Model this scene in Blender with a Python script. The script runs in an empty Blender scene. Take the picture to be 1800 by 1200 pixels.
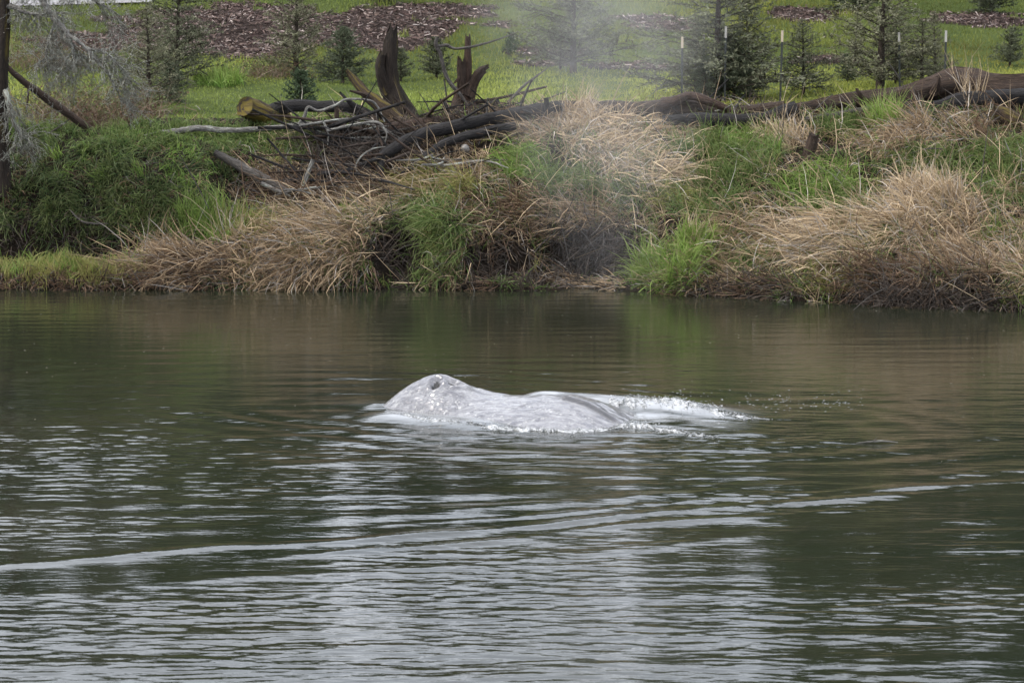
import bpy, math, random
import numpy as np
from mathutils import Vector

rng = np.random.default_rng(7)
random.seed(7)
R = math.radians
scene = bpy.context.scene
COL = scene.collection

# ------------------------------------------------------------------ camera
FPX, CAMH = 5104.0, 6.0          # focal length in photo pixels (1800 wide), eye height above the river
PITCH = R(6.83)
cam_d = bpy.data.cameras.new('camera')
cam_d.sensor_width = 36.0
cam_d.lens = FPX / 1800.0 * 36.0
cam_d.clip_end = 3000
cam_d.dof.use_dof = True
cam_d.dof.focus_distance = 46.0
cam_d.dof.aperture_fstop = 5.6
cam = bpy.data.objects.new('camera', cam_d)
COL.objects.link(cam)
cam.location = (0, 0, CAMH)
cam.rotation_euler = (math.pi / 2 - PITCH, 0, 0)
scene.camera = cam

# ------------------------------------------------------------------ sky and sun
TO_SUN = Vector((-0.60, -0.05, 0.80)).normalized()
world = bpy.data.worlds.new('World')
scene.world = world
world.use_nodes = True
wn, wl = world.node_tree.nodes, world.node_tree.links
wn.clear()
w_out = wn.new('ShaderNodeOutputWorld')
w_bg = wn.new('ShaderNodeBackground')
w_sky = wn.new('ShaderNodeTexSky')
w_sky.sky_type = 'NISHITA'
w_sky.sun_disc = False
w_sky.sun_elevation = math.asin(TO_SUN.z)
w_sky.sun_rotation = math.atan2(TO_SUN.x, TO_SUN.y)
w_sky.dust_density = 2.0
w_tc = wn.new('ShaderNodeTexCoord')
w_map = wn.new('ShaderNodeMapping')
w_map.inputs['Scale'].default_value = (1.6, 1.6, 5.0)
w_no = wn.new('ShaderNodeTexNoise')
w_no.inputs['Scale'].default_value = 1.7
w_no.inputs['Detail'].default_value = 6
w_ramp = wn.new('ShaderNodeMapRange')
w_ramp.inputs['From Min'].default_value = 0.33
w_ramp.inputs['From Max'].default_value = 0.62
w_ramp.inputs['To Min'].default_value = 0.45
w_ramp.inputs['To Max'].default_value = 0.95
w_mix = wn.new('ShaderNodeMix')
w_mix.data_type = 'RGBA'
w_mix.inputs[7].default_value = (14.0, 14.5, 15.8, 1)      # thin bright cloud
wl.new(w_tc.outputs['Generated'], w_map.inputs['Vector'])
wl.new(w_map.outputs['Vector'], w_no.inputs['Vector'])
wl.new(w_no.outputs['Fac'], w_ramp.inputs['Value'])
wl.new(w_ramp.outputs['Result'], w_mix.inputs[0])
wl.new(w_sky.outputs['Color'], w_mix.inputs[6])
wl.new(w_mix.outputs[2], w_bg.inputs['Color'])
w_bg.inputs['Strength'].default_value = 0.14
wl.new(w_bg.outputs['Background'], w_out.inputs['Surface'])

sun_d = bpy.data.lights.new('sun', 'SUN')
sun_d.energy = 2.9
sun_d.angle = R(4.0)
sun_d.color = (1.0, 0.93, 0.82)
sun = bpy.data.objects.new('sun', sun_d)
COL.objects.link(sun)
sun.rotation_euler = (-TO_SUN).to_track_quat('-Z', 'Y').to_euler()

vs = scene.view_settings
vs.view_transform = 'Standard'
vs.look = 'None'
vs.exposure = 0.25
vs.gamma = 1.0
scene.render.engine = 'CYCLES'
scene.cycles.use_denoising = True
scene.cycles.max_bounces = 6
scene.cycles.diffuse_bounces = 3
scene.cycles.volume_bounces = 1
scene.cycles.volume_step_rate = 2.0
scene.cycles.sample_clamp_indirect = 6

# ------------------------------------------------------------------ small maths
def pix(px, py, Y):
    """World point seen at photo pixel (px, py) at depth Y."""
    px = np.asarray(px, float); py = np.asarray(py, float); Y = np.asarray(Y, float)
    cx = (px - 900) / FPX; cy = -(py - 600) / FPX
    dy = math.cos(PITCH) + cy * math.sin(PITCH)
    dz = -math.sin(PITCH) + cy * math.cos(PITCH)
    t = Y / dy
    return np.stack([cx * t, Y + 0 * t, CAMH + dz * t], -1)

def _hash(i, j, seed):
    n = (i.astype(np.int64) * 374761393 + j.astype(np.int64) * 668265263 + seed * 974711) & 0x7fffffff
    n = ((n ^ (n >> 13)) * 1274126177) & 0x7fffffff
    return ((n ^ (n >> 16)) & 0xffff) / 65535.0

def vnoise(x, y, seed=0):
    x = np.asarray(x, float); y = np.asarray(y, float)
    i = np.floor(x); j = np.floor(y)
    fx = x - i; fy = y - j
    fx = fx * fx * (3 - 2 * fx); fy = fy * fy * (3 - 2 * fy)
    i = i.astype(np.int64); j = j.astype(np.int64)
    a = _hash(i, j, seed); b = _hash(i + 1, j, seed); c = _hash(i, j + 1, seed); d = _hash(i + 1, j + 1, seed)
    return (a * (1 - fx) + b * fx) * (1 - fy) + (c * (1 - fx) + d * fx) * fy - 0.5

def fbm(x, y, seed=0, octv=4):
    s = 0; a = 1.0
    for k in range(octv):
        s = s + a * vnoise(x * 2 ** k, y * 2 ** k, seed + k)
        a *= 0.5
    return s

def sstep(a, b, x):
    t = np.clip((x - a) / (b - a), 0, 1)
    return t * t * (3 - 2 * t)

# ------------------------------------------------------------------ object helpers
def tag(o, label=None, cat=None, group=None, kind=None):
    if label: o['label'] = label
    if cat: o['category'] = cat
    if group: o['group'] = group
    if kind: o['kind'] = kind
    return o

def make_mesh(name, verts, faces, mat, smooth=True, cols=None, vec=None):
    """faces: list of integer arrays (n, k); one polygon per row."""
    me = bpy.data.meshes.new(name)
    verts = np.asarray(verts, np.float32)
    me.vertices.add(len(verts))
    me.vertices.foreach_set('co', verts.ravel())
    faces = [np.asarray(f, np.int32) for f in faces if len(f)]
    idx = np.concatenate([f.ravel() for f in faces])
    tot = np.concatenate([np.full(len(f), f.shape[1], np.int32) for f in faces])
    start = np.concatenate([[0], np.cumsum(tot)[:-1]]).astype(np.int32)
    me.loops.add(len(idx)); me.loops.foreach_set('vertex_index', idx)
    me.polygons.add(len(tot)); me.polygons.foreach_set('loop_start', start)
    try:
        me.polygons.foreach_set('loop_total', tot)
    except Exception:
        pass
    me.polygons.foreach_set('use_smooth', np.full(len(tot), smooth, bool))
    if cols is not None:
        a = me.attributes.new('col', 'FLOAT_COLOR', 'POINT')
        c = np.ones((len(verts), 4), np.float32); c[:, :3] = cols
        a.data.foreach_set('color', c.ravel())
    if vec is not None:
        a = me.attributes.new('grain', 'FLOAT_VECTOR', 'POINT')
        a.data.foreach_set('vector', np.asarray(vec, np.float32).ravel())
    me.update(calc_edges=True)
    me.materials.append(mat)
    return me

def add(name, me, parent=None, loc=(0, 0, 0)):
    o = bpy.data.objects.new(name, me)
    COL.objects.link(o)
    o.location = loc
    if parent is not None: o.parent = parent
    return o

def empty(name, loc):
    o = bpy.data.objects.new(name, None)
    COL.objects.link(o)
    o.location = loc
    o.empty_display_size = 0.2
    return o

def grid_faces(nu, nv, wrap=False):
    i = np.arange(nu - 1)[:, None]; j = np.arange(nv if wrap else nv - 1)[None, :]
    j2 = (j + 1) % nv
    return np.stack([i * nv + j, i * nv + j2, (i + 1) * nv + j2, (i + 1) * nv + j], -1).reshape(-1, 4)

# ------------------------------------------------------------------ materials
def new_mat(name):
    m = bpy.data.materials.new(name)
    m.use_nodes = True
    nt = m.node_tree
    return m, nt, nt.nodes['Principled BSDF']

def mix_node(nt, fac, a, b, blend='MIX'):
    n = nt.nodes.new('ShaderNodeMix'); n.data_type = 'RGBA'; n.blend_type = blend
    for sock, v in ((n.inputs[0], fac), (n.inputs[6], a), (n.inputs[7], b)):
        if hasattr(v, 'is_linked') or hasattr(v, 'links'): nt.links.new(v, sock)
        elif isinstance(v, (int, float)): sock.default_value = v
        else: sock.default_value = (*v, 1)
    return n.outputs[2]

def noise_node(nt, vec, scale, detail=4, rough=0.6, lo=0.35, hi=0.65):
    n = nt.nodes.new('ShaderNodeTexNoise')
    n.inputs['Scale'].default_value = scale; n.inputs['Detail'].default_value = detail
    n.inputs['Roughness'].default_value = rough
    if vec is not None: nt.links.new(vec, n.inputs['Vector'])
    r = nt.nodes.new('ShaderNodeMapRange')
    r.inputs['From Min'].default_value = lo; r.inputs['From Max'].default_value = hi
    nt.links.new(n.outputs['Fac'], r.inputs['Value'])
    return r.outputs['Result']

def attr_node(nt, name, out):
    n = nt.nodes.new('ShaderNodeAttribute'); n.attribute_name = name
    return n.outputs[out]

def bump_node(nt, h, strength, dist, normal_in=None):
    b = nt.nodes.new('ShaderNodeBump')
    b.inputs['Strength'].default_value = strength; b.inputs['Distance'].default_value = dist
    nt.links.new(h, b.inputs['Height'])
    if normal_in is not None: nt.links.new(normal_in, b.inputs['Normal'])
    return b.outputs['Normal']

def leaf_material(name, transl=0.3, rough=0.6, spec=0.25):
    """Blade colour comes from the mesh; thin blades let some light through."""
    m, nt, p = new_mat(name)
    c = attr_node(nt, 'col', 'Color')
    nt.links.new(c, p.inputs['Base Color'])
    p.inputs['Roughness'].default_value = rough
    p.inputs['Specular IOR Level'].default_value = spec
    t = nt.nodes.new('ShaderNodeBsdfTranslucent')
    nt.links.new(c, t.inputs['Color'])
    mx = nt.nodes.new('ShaderNodeMixShader')
    mx.inputs[0].default_value = transl
    nt.links.new(p.outputs[0], mx.inputs[1]); nt.links.new(t.outputs[0], mx.inputs[2])
    nt.links.new(mx.outputs[0], nt.nodes['Material Output'].inputs['Surface'])
    return m

def wood_material(name, dark, light, moss=None, moss_amt=0.0, rough=0.8, lichen=None, spec=0.3, llo=0.56):
    m, nt, p = new_mat(name)
    g = attr_node(nt, 'grain', 'Vector')
    f1 = noise_node(nt, g, 16.0, 7, 0.7, 0.36, 0.66)
    col = mix_node(nt, f1, dark, light)
    f2 = noise_node(nt, g, 2.2, 3, 0.5, 0.45, 0.75)
    col = mix_node(nt, f2, col, tuple(0.55 * (a + b) * 0.5 for a, b in zip(dark, light)))
    if lichen is not None:
        f3 = noise_node(nt, g, 14.0, 3, 0.6, llo, llo + 0.06)
        col = mix_node(nt, f3, col, lichen)
    if moss is not None:
        f4 = noise_node(nt, g, 3.0, 4, 0.6, 0.62 - moss_amt, 0.72 - moss_amt)
        col = mix_node(nt, f4, col, moss)
    nt.links.new(col, p.inputs['Base Color'])
    p.inputs['Roughness'].default_value = rough
    p.inputs['Specular IOR Level'].default_value = spec
    nt.links.new(bump_node(nt, f1, 1.0, 0.05), p.inputs['Normal'])
    return m

M = {}
M['grass'] = leaf_material('green_blades', 0.35, 0.55, 0.25)
M['straw'] = leaf_material('dry_blades', 0.15, 0.7, 0.2)
M['needle'] = leaf_material('needles', 0.15, 0.6, 0.2)
M['chips'] = leaf_material('bark_chips', 0.0, 0.85, 0.2)
M['dark_wood'] = wood_material('dark_wet_wood', (0.014, 0.013, 0.013), (0.058, 0.053, 0.052), rough=0.75, spec=0.25)
M['brown_wood'] = wood_material('brown_rotten_wood', (0.028, 0.018, 0.013), (0.115, 0.075, 0.052))
M['red_wood'] = wood_material('reddish_split_wood', (0.035, 0.021, 0.015), (0.135, 0.082, 0.057))
M['grey_wood'] = wood_material('grey_weathered_wood', (0.05, 0.043, 0.038), (0.20, 0.18, 0.16))
M['pale_bark'] = wood_material('pale_lichened_bark', (0.12, 0.11, 0.10), (0.42, 0.40, 0.36), lichen=(0.52, 0.54, 0.48))
M['stump'] = wood_material('mossy_stump_bark', (0.014, 0.010, 0.008), (0.060, 0.042, 0.029), moss=(0.13, 0.10, 0.022), moss_amt=0.06)
M['moss_wood'] = wood_material('moss_covered_log', (0.035, 0.024, 0.016), (0.12, 0.08, 0.05), moss=(0.17, 0.13, 0.03), moss_amt=0.10)
M['yellow_moss'] = wood_material('yellow_moss_log', (0.035, 0.024, 0.016), (0.12, 0.08, 0.05), moss=(0.24, 0.18, 0.03), moss_amt=0.17)
M['twig'] = wood_material('thin_twig', (0.09, 0.07, 0.055), (0.30, 0.25, 0.20), lichen=(0.50, 0.52, 0.45), llo=0.46)
M['trunk'] = wood_material('sapling_trunk', (0.03, 0.022, 0.016), (0.10, 0.075, 0.055))

# ------------------------------------------------------------------ terrain (river bed, bank, field, hill): one sheet
PROF = {   # photo column -> (row, depth) pairs up the bank
    -150: [(508, 59.0), (475, 59.3), (456, 60.6), (395, 60.8), (330, 61.2), (270, 62.0), (240, 63.4), (214, 66), (130, 77), (0, 92)],
    150: [(507, 59.0), (478, 59.3), (456, 60.6), (395, 60.8), (330, 61.2), (270, 62.0), (238, 63.4), (212, 66), (130, 77), (0, 92)],
    320: [(503, 59.0), (440, 59.7), (425, 60.3), (385, 60.6), (300, 61.6), (250, 62.8), (225, 64), (208, 66), (130, 77), (0, 92)],
    480: [(501, 59.0), (420, 59.8), (392, 60.6), (345, 61.5), (280, 62.3), (225, 64), (202, 66), (130, 77), (0, 92)],
    650: [(501, 59.0), (440, 59.4), (375, 60.3), (335, 61.4), (280, 62.5), (218, 64.3), (198, 66), (130, 77), (0, 92)],
    700: [(502, 58.9), (484, 60.1), (395, 60.35), (350, 61.0), (280, 62.4), (215, 64.3), (197, 66), (130, 77), (0, 92)],
    760: [(503, 58.9), (470, 59.2), (385, 59.6), (345, 60.6), (280, 62.2), (212, 64.3), (196, 66), (130, 77), (0, 92)],
    900: [(505, 58.8), (488, 59.6), (405, 59.95), (330, 60.7), (260, 62.3), (205, 64), (190, 66), (130, 77), (0, 92)],
    970: [(505, 58.8), (492, 60.2), (405, 60.4), (330, 60.9), (255, 62.2), (196, 64), (186, 66), (130, 77), (0, 92)],
    1050: [(506, 58.7), (490, 60.2), (408, 60.4), (330, 60.95), (250, 62.2), (190, 64.0), (183, 66), (130, 77), (0, 92)],
    1125: [(508, 58.5), (482, 59.6), (410, 59.9), (320, 61.0), (235, 62.8), (190, 65), (186, 66), (130, 77), (0, 92)],
    1200: [(512, 58.0), (450, 58.8), (400, 59.5), (300, 61.3), (218, 63.5), (188, 66), (130, 77), (0, 92)],
    1400: [(526, 56.8), (480, 57.6), (400, 58.9), (300, 61.0), (215, 63.2), (180, 66), (130, 77), (0, 92)],
    1600: [(545, 55.5), (500, 55.9), (465, 56.6), (420, 57.6), (330, 59.7), (260, 61.3), (200, 63.2), (165, 66), (125, 77), (0, 92)],
    1800: [(558, 54.5), (505, 55.0), (475, 55.8), (440, 57.5), (380, 58.8), (300, 60.5), (205, 63), (160, 65.5), (125, 77), (0, 92)],
    2000: [(562, 54.2), (505, 54.8), (475, 55.6), (440, 57.4), (380, 58.7), (300, 60.4), (205, 63), (160, 65.5), (125, 77), (0, 92)],
}
XS = np.concatenate([np.linspace(-260, -30, 24), np.linspace(-29, -14.6, 30), np.arange(-14.5, 14.55, 0.07), np.linspace(14.6, 29, 30), np.linspace(30, 260, 24)])
YS = np.concatenate([np.linspace(-40, 8, 10), np.linspace(9, 50, 24), np.arange(50.5, 53.9, 0.5), np.arange(54, 68, 0.06), np.arange(68.2, 100, 0.3), np.linspace(101, 160, 50), np.linspace(170, 900, 30)])
_px = sorted(PROF)
_cx = np.array([(c - 900) / FPX * 60 for c in _px])
prof_z = []
for c in _px:
    ys, zs = [], []
    wy = PROF[c][0][1]
    for row, Y in PROF[c]:
        ys.append(Y); zs.append(float(pix(c, row, Y)[2]))
    zs[0] = 0.0
    ys = [-40, 0, 3, 8, 14, 40, wy - 3, wy - 0.8, wy - 0.15] + ys + [120, 160, 900]
    zs = [4.6, 4.4, 4.2, 0.3, -1.6, -2.2, -1.6, -0.75, -0.2] + zs + [9.5, 15.0, 40.0]
    prof_z.append(np.interp(YS, ys, zs))
prof_z = np.array(prof_z)
k = np.clip(np.searchsorted(_cx, XS) - 1, 0, len(_cx) - 2)
tt = np.clip((XS - _cx[k]) / (_cx[k + 1] - _cx[k]), 0, 1)
tt = tt * tt * (3 - 2 * tt)
TZ = prof_z[k] * (1 - tt)[:, None] + prof_z[k + 1] * tt[:, None]
XX, YY = np.meshgrid(XS, YS, indexing='ij')
bank = sstep(54, 57.5, YY) * (1 - sstep(63.5, 66.5, YY))
TZ = TZ + bank * (0.34 * fbm(XX * 0.9, YY * 0.9, 3, 4) + 0.22 * np.abs(fbm(XX * 2.3, YY * 2.0, 11, 3)))
TZ = TZ + sstep(64, 68, YY) * (0.12 * fbm(XX * 0.35, YY * 0.3, 21, 3) + 0.03 * fbm(XX * 2, YY * 2, 5, 2))
TZ = TZ + sstep(75, 84, YY) * 0.45 * fbm(XX * 0.13, YY * 0.13, 33, 3)

def terrain_z(x, y):
    x = np.asarray(x, float); y = np.asarray(y, float)
    i = np.clip(np.searchsorted(XS, x) - 1, 0, len(XS) - 2); j = np.clip(np.searchsorted(YS, y) - 1, 0, len(YS) - 2)
    fx = np.clip((x - XS[i]) / (XS[i + 1] - XS[i]), 0, 1); fy = np.clip((y - YS[j]) / (YS[j + 1] - YS[j]), 0, 1)
    return (TZ[i, j] * (1 - fx) + TZ[i + 1, j] * fx) * (1 - fy) + (TZ[i, j + 1] * (1 - fx) + TZ[i + 1, j + 1] * fx) * fy

_march = np.concatenate([np.arange(50, 68, 0.04), np.arange(68, 130, 0.15)])
def ground(px, py):
    """First terrain point along the sight line through each photo pixel."""
    px = np.atleast_1d(np.asarray(px, float)); py = np.atleast_1d(np.asarray(py, float))
    out = np.zeros((len(px), 3))
    for s in range(0, len(px), 4000):
        a, b = px[s:s + 4000], py[s:s + 4000]
        P = pix(a[:, None], b[:, None], _march[None, :])
        tz = np.maximum(terrain_z(P[..., 0], P[..., 1]), 0.0)
        hit = P[..., 2] <= tz
        kk = np.where(hit.any(1), hit.argmax(1), len(_march) - 1)
        q = P[np.arange(len(a)), kk]
        q[:, 2] = terrain_z(q[:, 0], q[:, 1])
        out[s:s + 4000] = q
    return out

# pigment mask: r = meadow turf, g = bark mulch, rest = soil
turf = sstep(64.5, 66.0, YY + 0.8 * fbm(XX * 0.8, YY * 0.8, 9, 3))
MULCH = [(430, 84, 150, 18, 0), (620, 70, 130, 14, 0), (520, 50, 330, 40, -5), (330, 60, 160, 30, 0), (1160, 42, 90, 14, -6), (960, 92, 70, 9, 0), (1420, 26, 80, 12, 0),
         (1740, 36, 110, 15, 3), (150, 75, 120, 22, 0), (760, 22, 130, 16, -3), (1460, 106, 60, 8, 0), (1120, 118, 90, 6, 0), (960, 112, 50, 6, 0)]
mulch = np.zeros_like(TZ)
for (mx_, my_, rx_, ry_, an_) in MULCH:
    c = ground(mx_, my_)[0]
    y0 = ground(mx_, my_ + ry_)[0][1]; y1 = ground(mx_, max(my_ - ry_, -25))[0][1]
    ax = rx_ / FPX * c[1]; ay = max(0.5 * abs(y1 - y0), 0.6)
    cy_ = 0.5 * (y0 + y1)
    d = ((XX - c[0]) / ax) ** 2 + ((YY - cy_) / ay) ** 2 + 1.3 * fbm(XX * 0.9, YY * 0.7, 40, 4)
    mulch = np.maximum(mulch, 1 - sstep(0.7, 1.1, d))
tcol = np.stack([turf * (1 - mulch), mulch, np.zeros_like(turf)], -1).reshape(-1, 3)

m, nt, p = new_mat('ground')
geo = nt.nodes.new('ShaderNodeNewGeometry')
sep = nt.nodes.new('ShaderNodeSeparateColor')
nt.links.new(attr_node(nt, 'col', 'Color'), sep.inputs[0])
n1 = noise_node(nt, geo.outputs['Position'], 3.0, 6, 0.65)
n2 = noise_node(nt, geo.outputs['Position'], 0.7, 4, 0.6)
n3 = noise_node(nt, geo.outputs['Position'], 14.0, 5, 0.7)
soil = mix_node(nt, n1, (0.012, 0.009, 0.007), (0.045, 0.029, 0.019))
soil = mix_node(nt, n3, soil, (0.03, 0.022, 0.014))
green = mix_node(nt, n2, (0.085, 0.125, 0.028), (0.16, 0.20, 0.045))
green = mix_node(nt, n3, green, (0.09, 0.13, 0.035))
mul = mix_node(nt, n3, (0.028, 0.019, 0.016), (0.09, 0.062, 0.05))
c = mix_node(nt, sep.outputs[0], soil, green)
c = mix_node(nt, sep.outputs[1], c, mul)
nt.links.new(c, p.inputs['Base Color'])
p.inputs['Roughness'].default_value = 0.9
p.inputs['Specular IOR Level'].default_value = 0.15
nt.links.new(bump_node(nt, n3, 1.0, 0.14), p.inputs['Normal'])
M['ground'] = m
me = make_mesh('ground', np.stack([XX, YY, TZ], -1).reshape(-1, 3), [grid_faces(len(XS), len(YS))[:, ::-1]], M['ground'], True, cols=tcol)
tag(add('ground', me), 'sloping river bank of dark soil rising to a green hillside field', 'ground', kind='structure')

# grey strip of road far up the slope
rc = [ground(x, y)[0] for x, y in ((-60, 14), (60, 13), (160, 10), (270, 6))]
rv = []
for q in rc:
    for dy in (-0.1, 1.2, 2.6, 4.2):
        rv.append((q[0] * (q[1] + dy) / q[1], q[1] + dy, terrain_z(q[0], q[1] + dy) + 0.06 + 0.02 * dy))
m, nt, p = new_mat('road')
geo = nt.nodes.new('ShaderNodeNewGeometry')
nt.links.new(mix_node(nt, noise_node(nt, geo.outputs['Position'], 4.0, 6, 0.7), (0.20, 0.195, 0.205), (0.30, 0.29, 0.31)), p.inputs['Base Color'])
p.inputs['Roughness'].default_value = 0.85
me = make_mesh('road', rv, [grid_faces(4, 4)[:, ::-1]], m)
tag(add('road', me), 'pale grey strip of road at the top of the slope', 'road', kind='structure')

# ------------------------------------------------------------------ the whale's place, needed by the water too
BH = np.array([-1.07, 41.8])                    # point of the water below the blowhole
AX = np.array([0.895, -0.446])                  # towards the tail
NR = np.array([-0.446, -0.895])                 # across, towards the near side
def whale_local(x, y):
    dx, dy = x - BH[0], y - BH[1]
    return dx * AX[0] + dy * AX[1], dx * NR[0] + dy * NR[1]

# ------------------------------------------------------------------ river
WX = np.concatenate([np.linspace(-160, -30, 20), np.linspace(-29, -12.6, 50), np.arange(-12.5, 12.55, 0.075), np.linspace(12.6, 29, 50), np.linspace(30, 160, 20)])
WY = np.concatenate([np.linspace(6, 21, 60), np.arange(21.2, 42, 0.036), np.arange(42, 61.5, 0.05)])
GX, GY = np.meshgrid(WX, WY, indexing='ij')
H = np.zeros_like(GX)
wr = np.random.default_rng(31)
env_near = 1 - sstep(38, 50, GY)
patch = np.clip(0.75 + 1.1 * fbm(GX * 0.18, GY * 0.30, 51, 3), 0.2, 1.6)
patch2 = np.clip(0.7 + 1.5 * fbm(GX * 0.35 + 9, GY * 0.5, 57, 3), 0.1, 1.8)
def wave_band(n, l0, l1, slope, spread, th0, env):
    global H
    acc = np.zeros_like(GX)
    for i in range(n):
        lam = l0 * (l1 / l0) ** wr.random()
        th = th0 + wr.normal() * spread
        kx, ky = -math.sin(th) * 2 * math.pi / lam, math.cos(th) * 2 * math.pi / lam
        acc += slope * math.sqrt(2.0 / n) * lam / (2 * math.pi) * np.sin(kx * GX + ky * GY + wr.random() * 6.28)
    H += acc * env
fine = (np.abs(GX) < 13)
wave_band(22, 0.75, 1.7, 0.012, 0.30, R(9), (0.25 + 0.75 * env_near) * patch)
wave_band(44, 0.17, 0.42, 0.038, 0.46, R(9), (0.25 + 0.75 * env_near) * patch2)
wave_band(56, 0.09, 0.18, 0.062, 0.50, R(6), (0.40 + 0.60 * env_near) * np.clip(patch2 * 0.8 + 0.25, 0, 2))
wave_band(16, 0.55, 1.2, 0.011, 0.12, R(4), 0.4 + 0.6 * patch)
# long low swell crests spreading from the whale's wake: straight ridges across the stream
def ridge(x0, y0, x1, y1, w, A, e0=1.5, e1=1.5, wob=0.12):
    global H
    dx, dy = x1 - x0, y1 - y0
    L = math.hypot(dx, dy)
    s = ((GX - x0) * dx + (GY - y0) * dy) / L
    d = (-(GX - x0) * dy + (GY - y0) * dx) / L + wob * fbm(s * 0.5, s * 0 + x0, 61, 3)
    fade = sstep(-e0, e0, s) * (1 - sstep(L - e1, L + e1, s))
    fade = fade * np.clip(0.8 + 1.3 * fbm(s * 0.9, s * 0 + y0, 63, 4), 0.05, 1.3)
    band = fade / np.cosh(d / w) ** 2
    H *= 1 - 0.35 * band
    H += A * band
ridge(-5.2, 30.2, 5.4, 34.85, 0.15, 0.025, 3.5, 2.0, 0.30)
ridge(-2.6, 30.7, 3.6, 33.4, 0.12, 0.018, 2.0, 2.0, 0.30)
ridge(-1.8, 32.4, 5.0, 35.3, 0.10, 0.013, 2.0, 1.5, 0.25)
ridge(-4.8, 28.6, 3.4, 32.0, 0.20, 0.010, 2.2, 2, 0.3)
ridge(4.6, 34.9, 9.5, 36.6, 0.13, 0.034, 0.8, 2)
ridge(5.4, 36.0, 9.5, 37.2, 0.10, 0.024, 0.6, 2)
ridge(-1.5, 33.2, 3.2, 35.1, 0.25, 0.018, 1.2, 1)
ridge(-4.6, 38.8, 0.0, 39.6, 0.22, 0.012, 0.8, 1)
ridge(-3.6, 36.6, 1.8, 38.2, 0.25, 0.014, 0.8, 1)
ridge(-3.0, 41.0, -1.0, 41.3, 0.25, 0.020, 0.5, 0.5)
ridge(0.6, 39.3, 4.2, 39.4, 0.12, 0.018, 0.5, 0.8, 0.05)
# water pushed up around the whale
q, a = whale_local(GX, GY)
rad_ = np.sqrt(((q - 1.0) / 1.9) ** 2 + a ** 2)
H += 0.0075 * np.sin(2 * math.pi * (rad_ + 0.25 * fbm(GX * 0.6, GY * 0.6, 131, 3)) / 0.62) * np.exp(-((rad_ - 2.6) / 1.9) ** 2) * np.clip(0.6 + 1.4 * fbm(GX * 0.5, GY * 0.5, 135, 3), 0, 1.3)
near_w = np.exp(-((q - 1.2) / 3.0) ** 2 - (a / 2.2) ** 2)
H *= 1 - 0.55 * near_w
H += 0.045 * np.exp(-((q + 0.90) / 0.40) ** 2 - ((a - 0.05) / 0.55) ** 2)          # bow bulge over the snout
sheet = sstep(-2.0, -0.75, a) * 0 + np.exp(-((a + 1.35) / 0.55) ** 2) * sstep(0.3, 1.1, q) * (1 - sstep(3.0, 4.6, q))
H += 0.17 * sheet                                                              # smooth sheet sliding off the far flank
near_sheet = np.exp(-((a - 0.95) / 0.40) ** 2) * sstep(-0.75, -0.25, q) * (1 - sstep(0.9, 1.9, q))
H += 0.06 * near_sheet
foam = np.clip(0.65 * sheet + 0.5 * near_sheet + 0.05 * np.exp(-((q + 1.0) / 0.55) ** 2 - ((a + 0.1) / 0.7) ** 2), 0, 1)
trail = np.exp(-((a + 0.3) / 0.7) ** 2) * sstep(2.4, 3.0, q) * (1 - sstep(3.4, 5.0, q))
foam = np.clip(foam + 0.5 * trail, 0, 1)
H += 0.03 * trail
foam *= np.clip(0.7 + 1.5 * fbm(q * 1.6, a * 4.0, 71, 5), 0, 1.2)
m, nt, p = new_mat('river_water')
geo = nt.nodes.new('ShaderNodeNewGeometry')
mp = nt.nodes.new('ShaderNodeMapping')
mp.inputs['Scale'].default_value = (2.2, 8.0, 1.0)
mp.inputs['Rotation'].default_value = (0, 0, R(-7))
nt.links.new(geo.outputs['Position'], mp.inputs['Vector'])
rip = nt.nodes.new('ShaderNodeTexNoise')
rip.inputs['Scale'].default_value = 1.0; rip.inputs['Detail'].default_value = 4; rip.inputs['Roughness'].default_value = 0.55
nt.links.new(mp.outputs['Vector'], rip.inputs['Vector'])
sep = nt.nodes.new('ShaderNodeSeparateColor')
nt.links.new(attr_node(nt, 'col', 'Color'), sep.inputs[0])
murk = mix_node(nt, noise_node(nt, geo.outputs['Position'], 0.25, 3), (0.012, 0.015, 0.009), (0.021, 0.022, 0.013))
nt.links.new(mix_node(nt, sep.outputs[0], murk, (0.52, 0.54, 0.57)), p.inputs['Base Color'])
p.inputs['Roughness'].default_value = 0.006
p.inputs['IOR'].default_value = 1.333
nt.links.new(bump_node(nt, rip.outputs['Fac'], 0.22, 0.018), p.inputs['Normal'])
M['water'] = m
fc = np.stack([foam, foam, foam], -1).reshape(-1, 3)
me = make_mesh('river', np.stack([GX, GY, H], -1).reshape(-1, 3), [grid_faces(len(WX), len(WY))[:, ::-1]], M['water'], True, cols=fc)
tag(add('river', me), 'dark rippled river reflecting bank and bright sky', 'river', kind='structure')
def water_z(x, y):
    i = np.clip(np.searchsorted(WX, x), 0, len(WX) - 1); j = np.clip(np.searchsorted(WY, y), 0, len(WY) - 1)
    return H[i, j]

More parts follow.
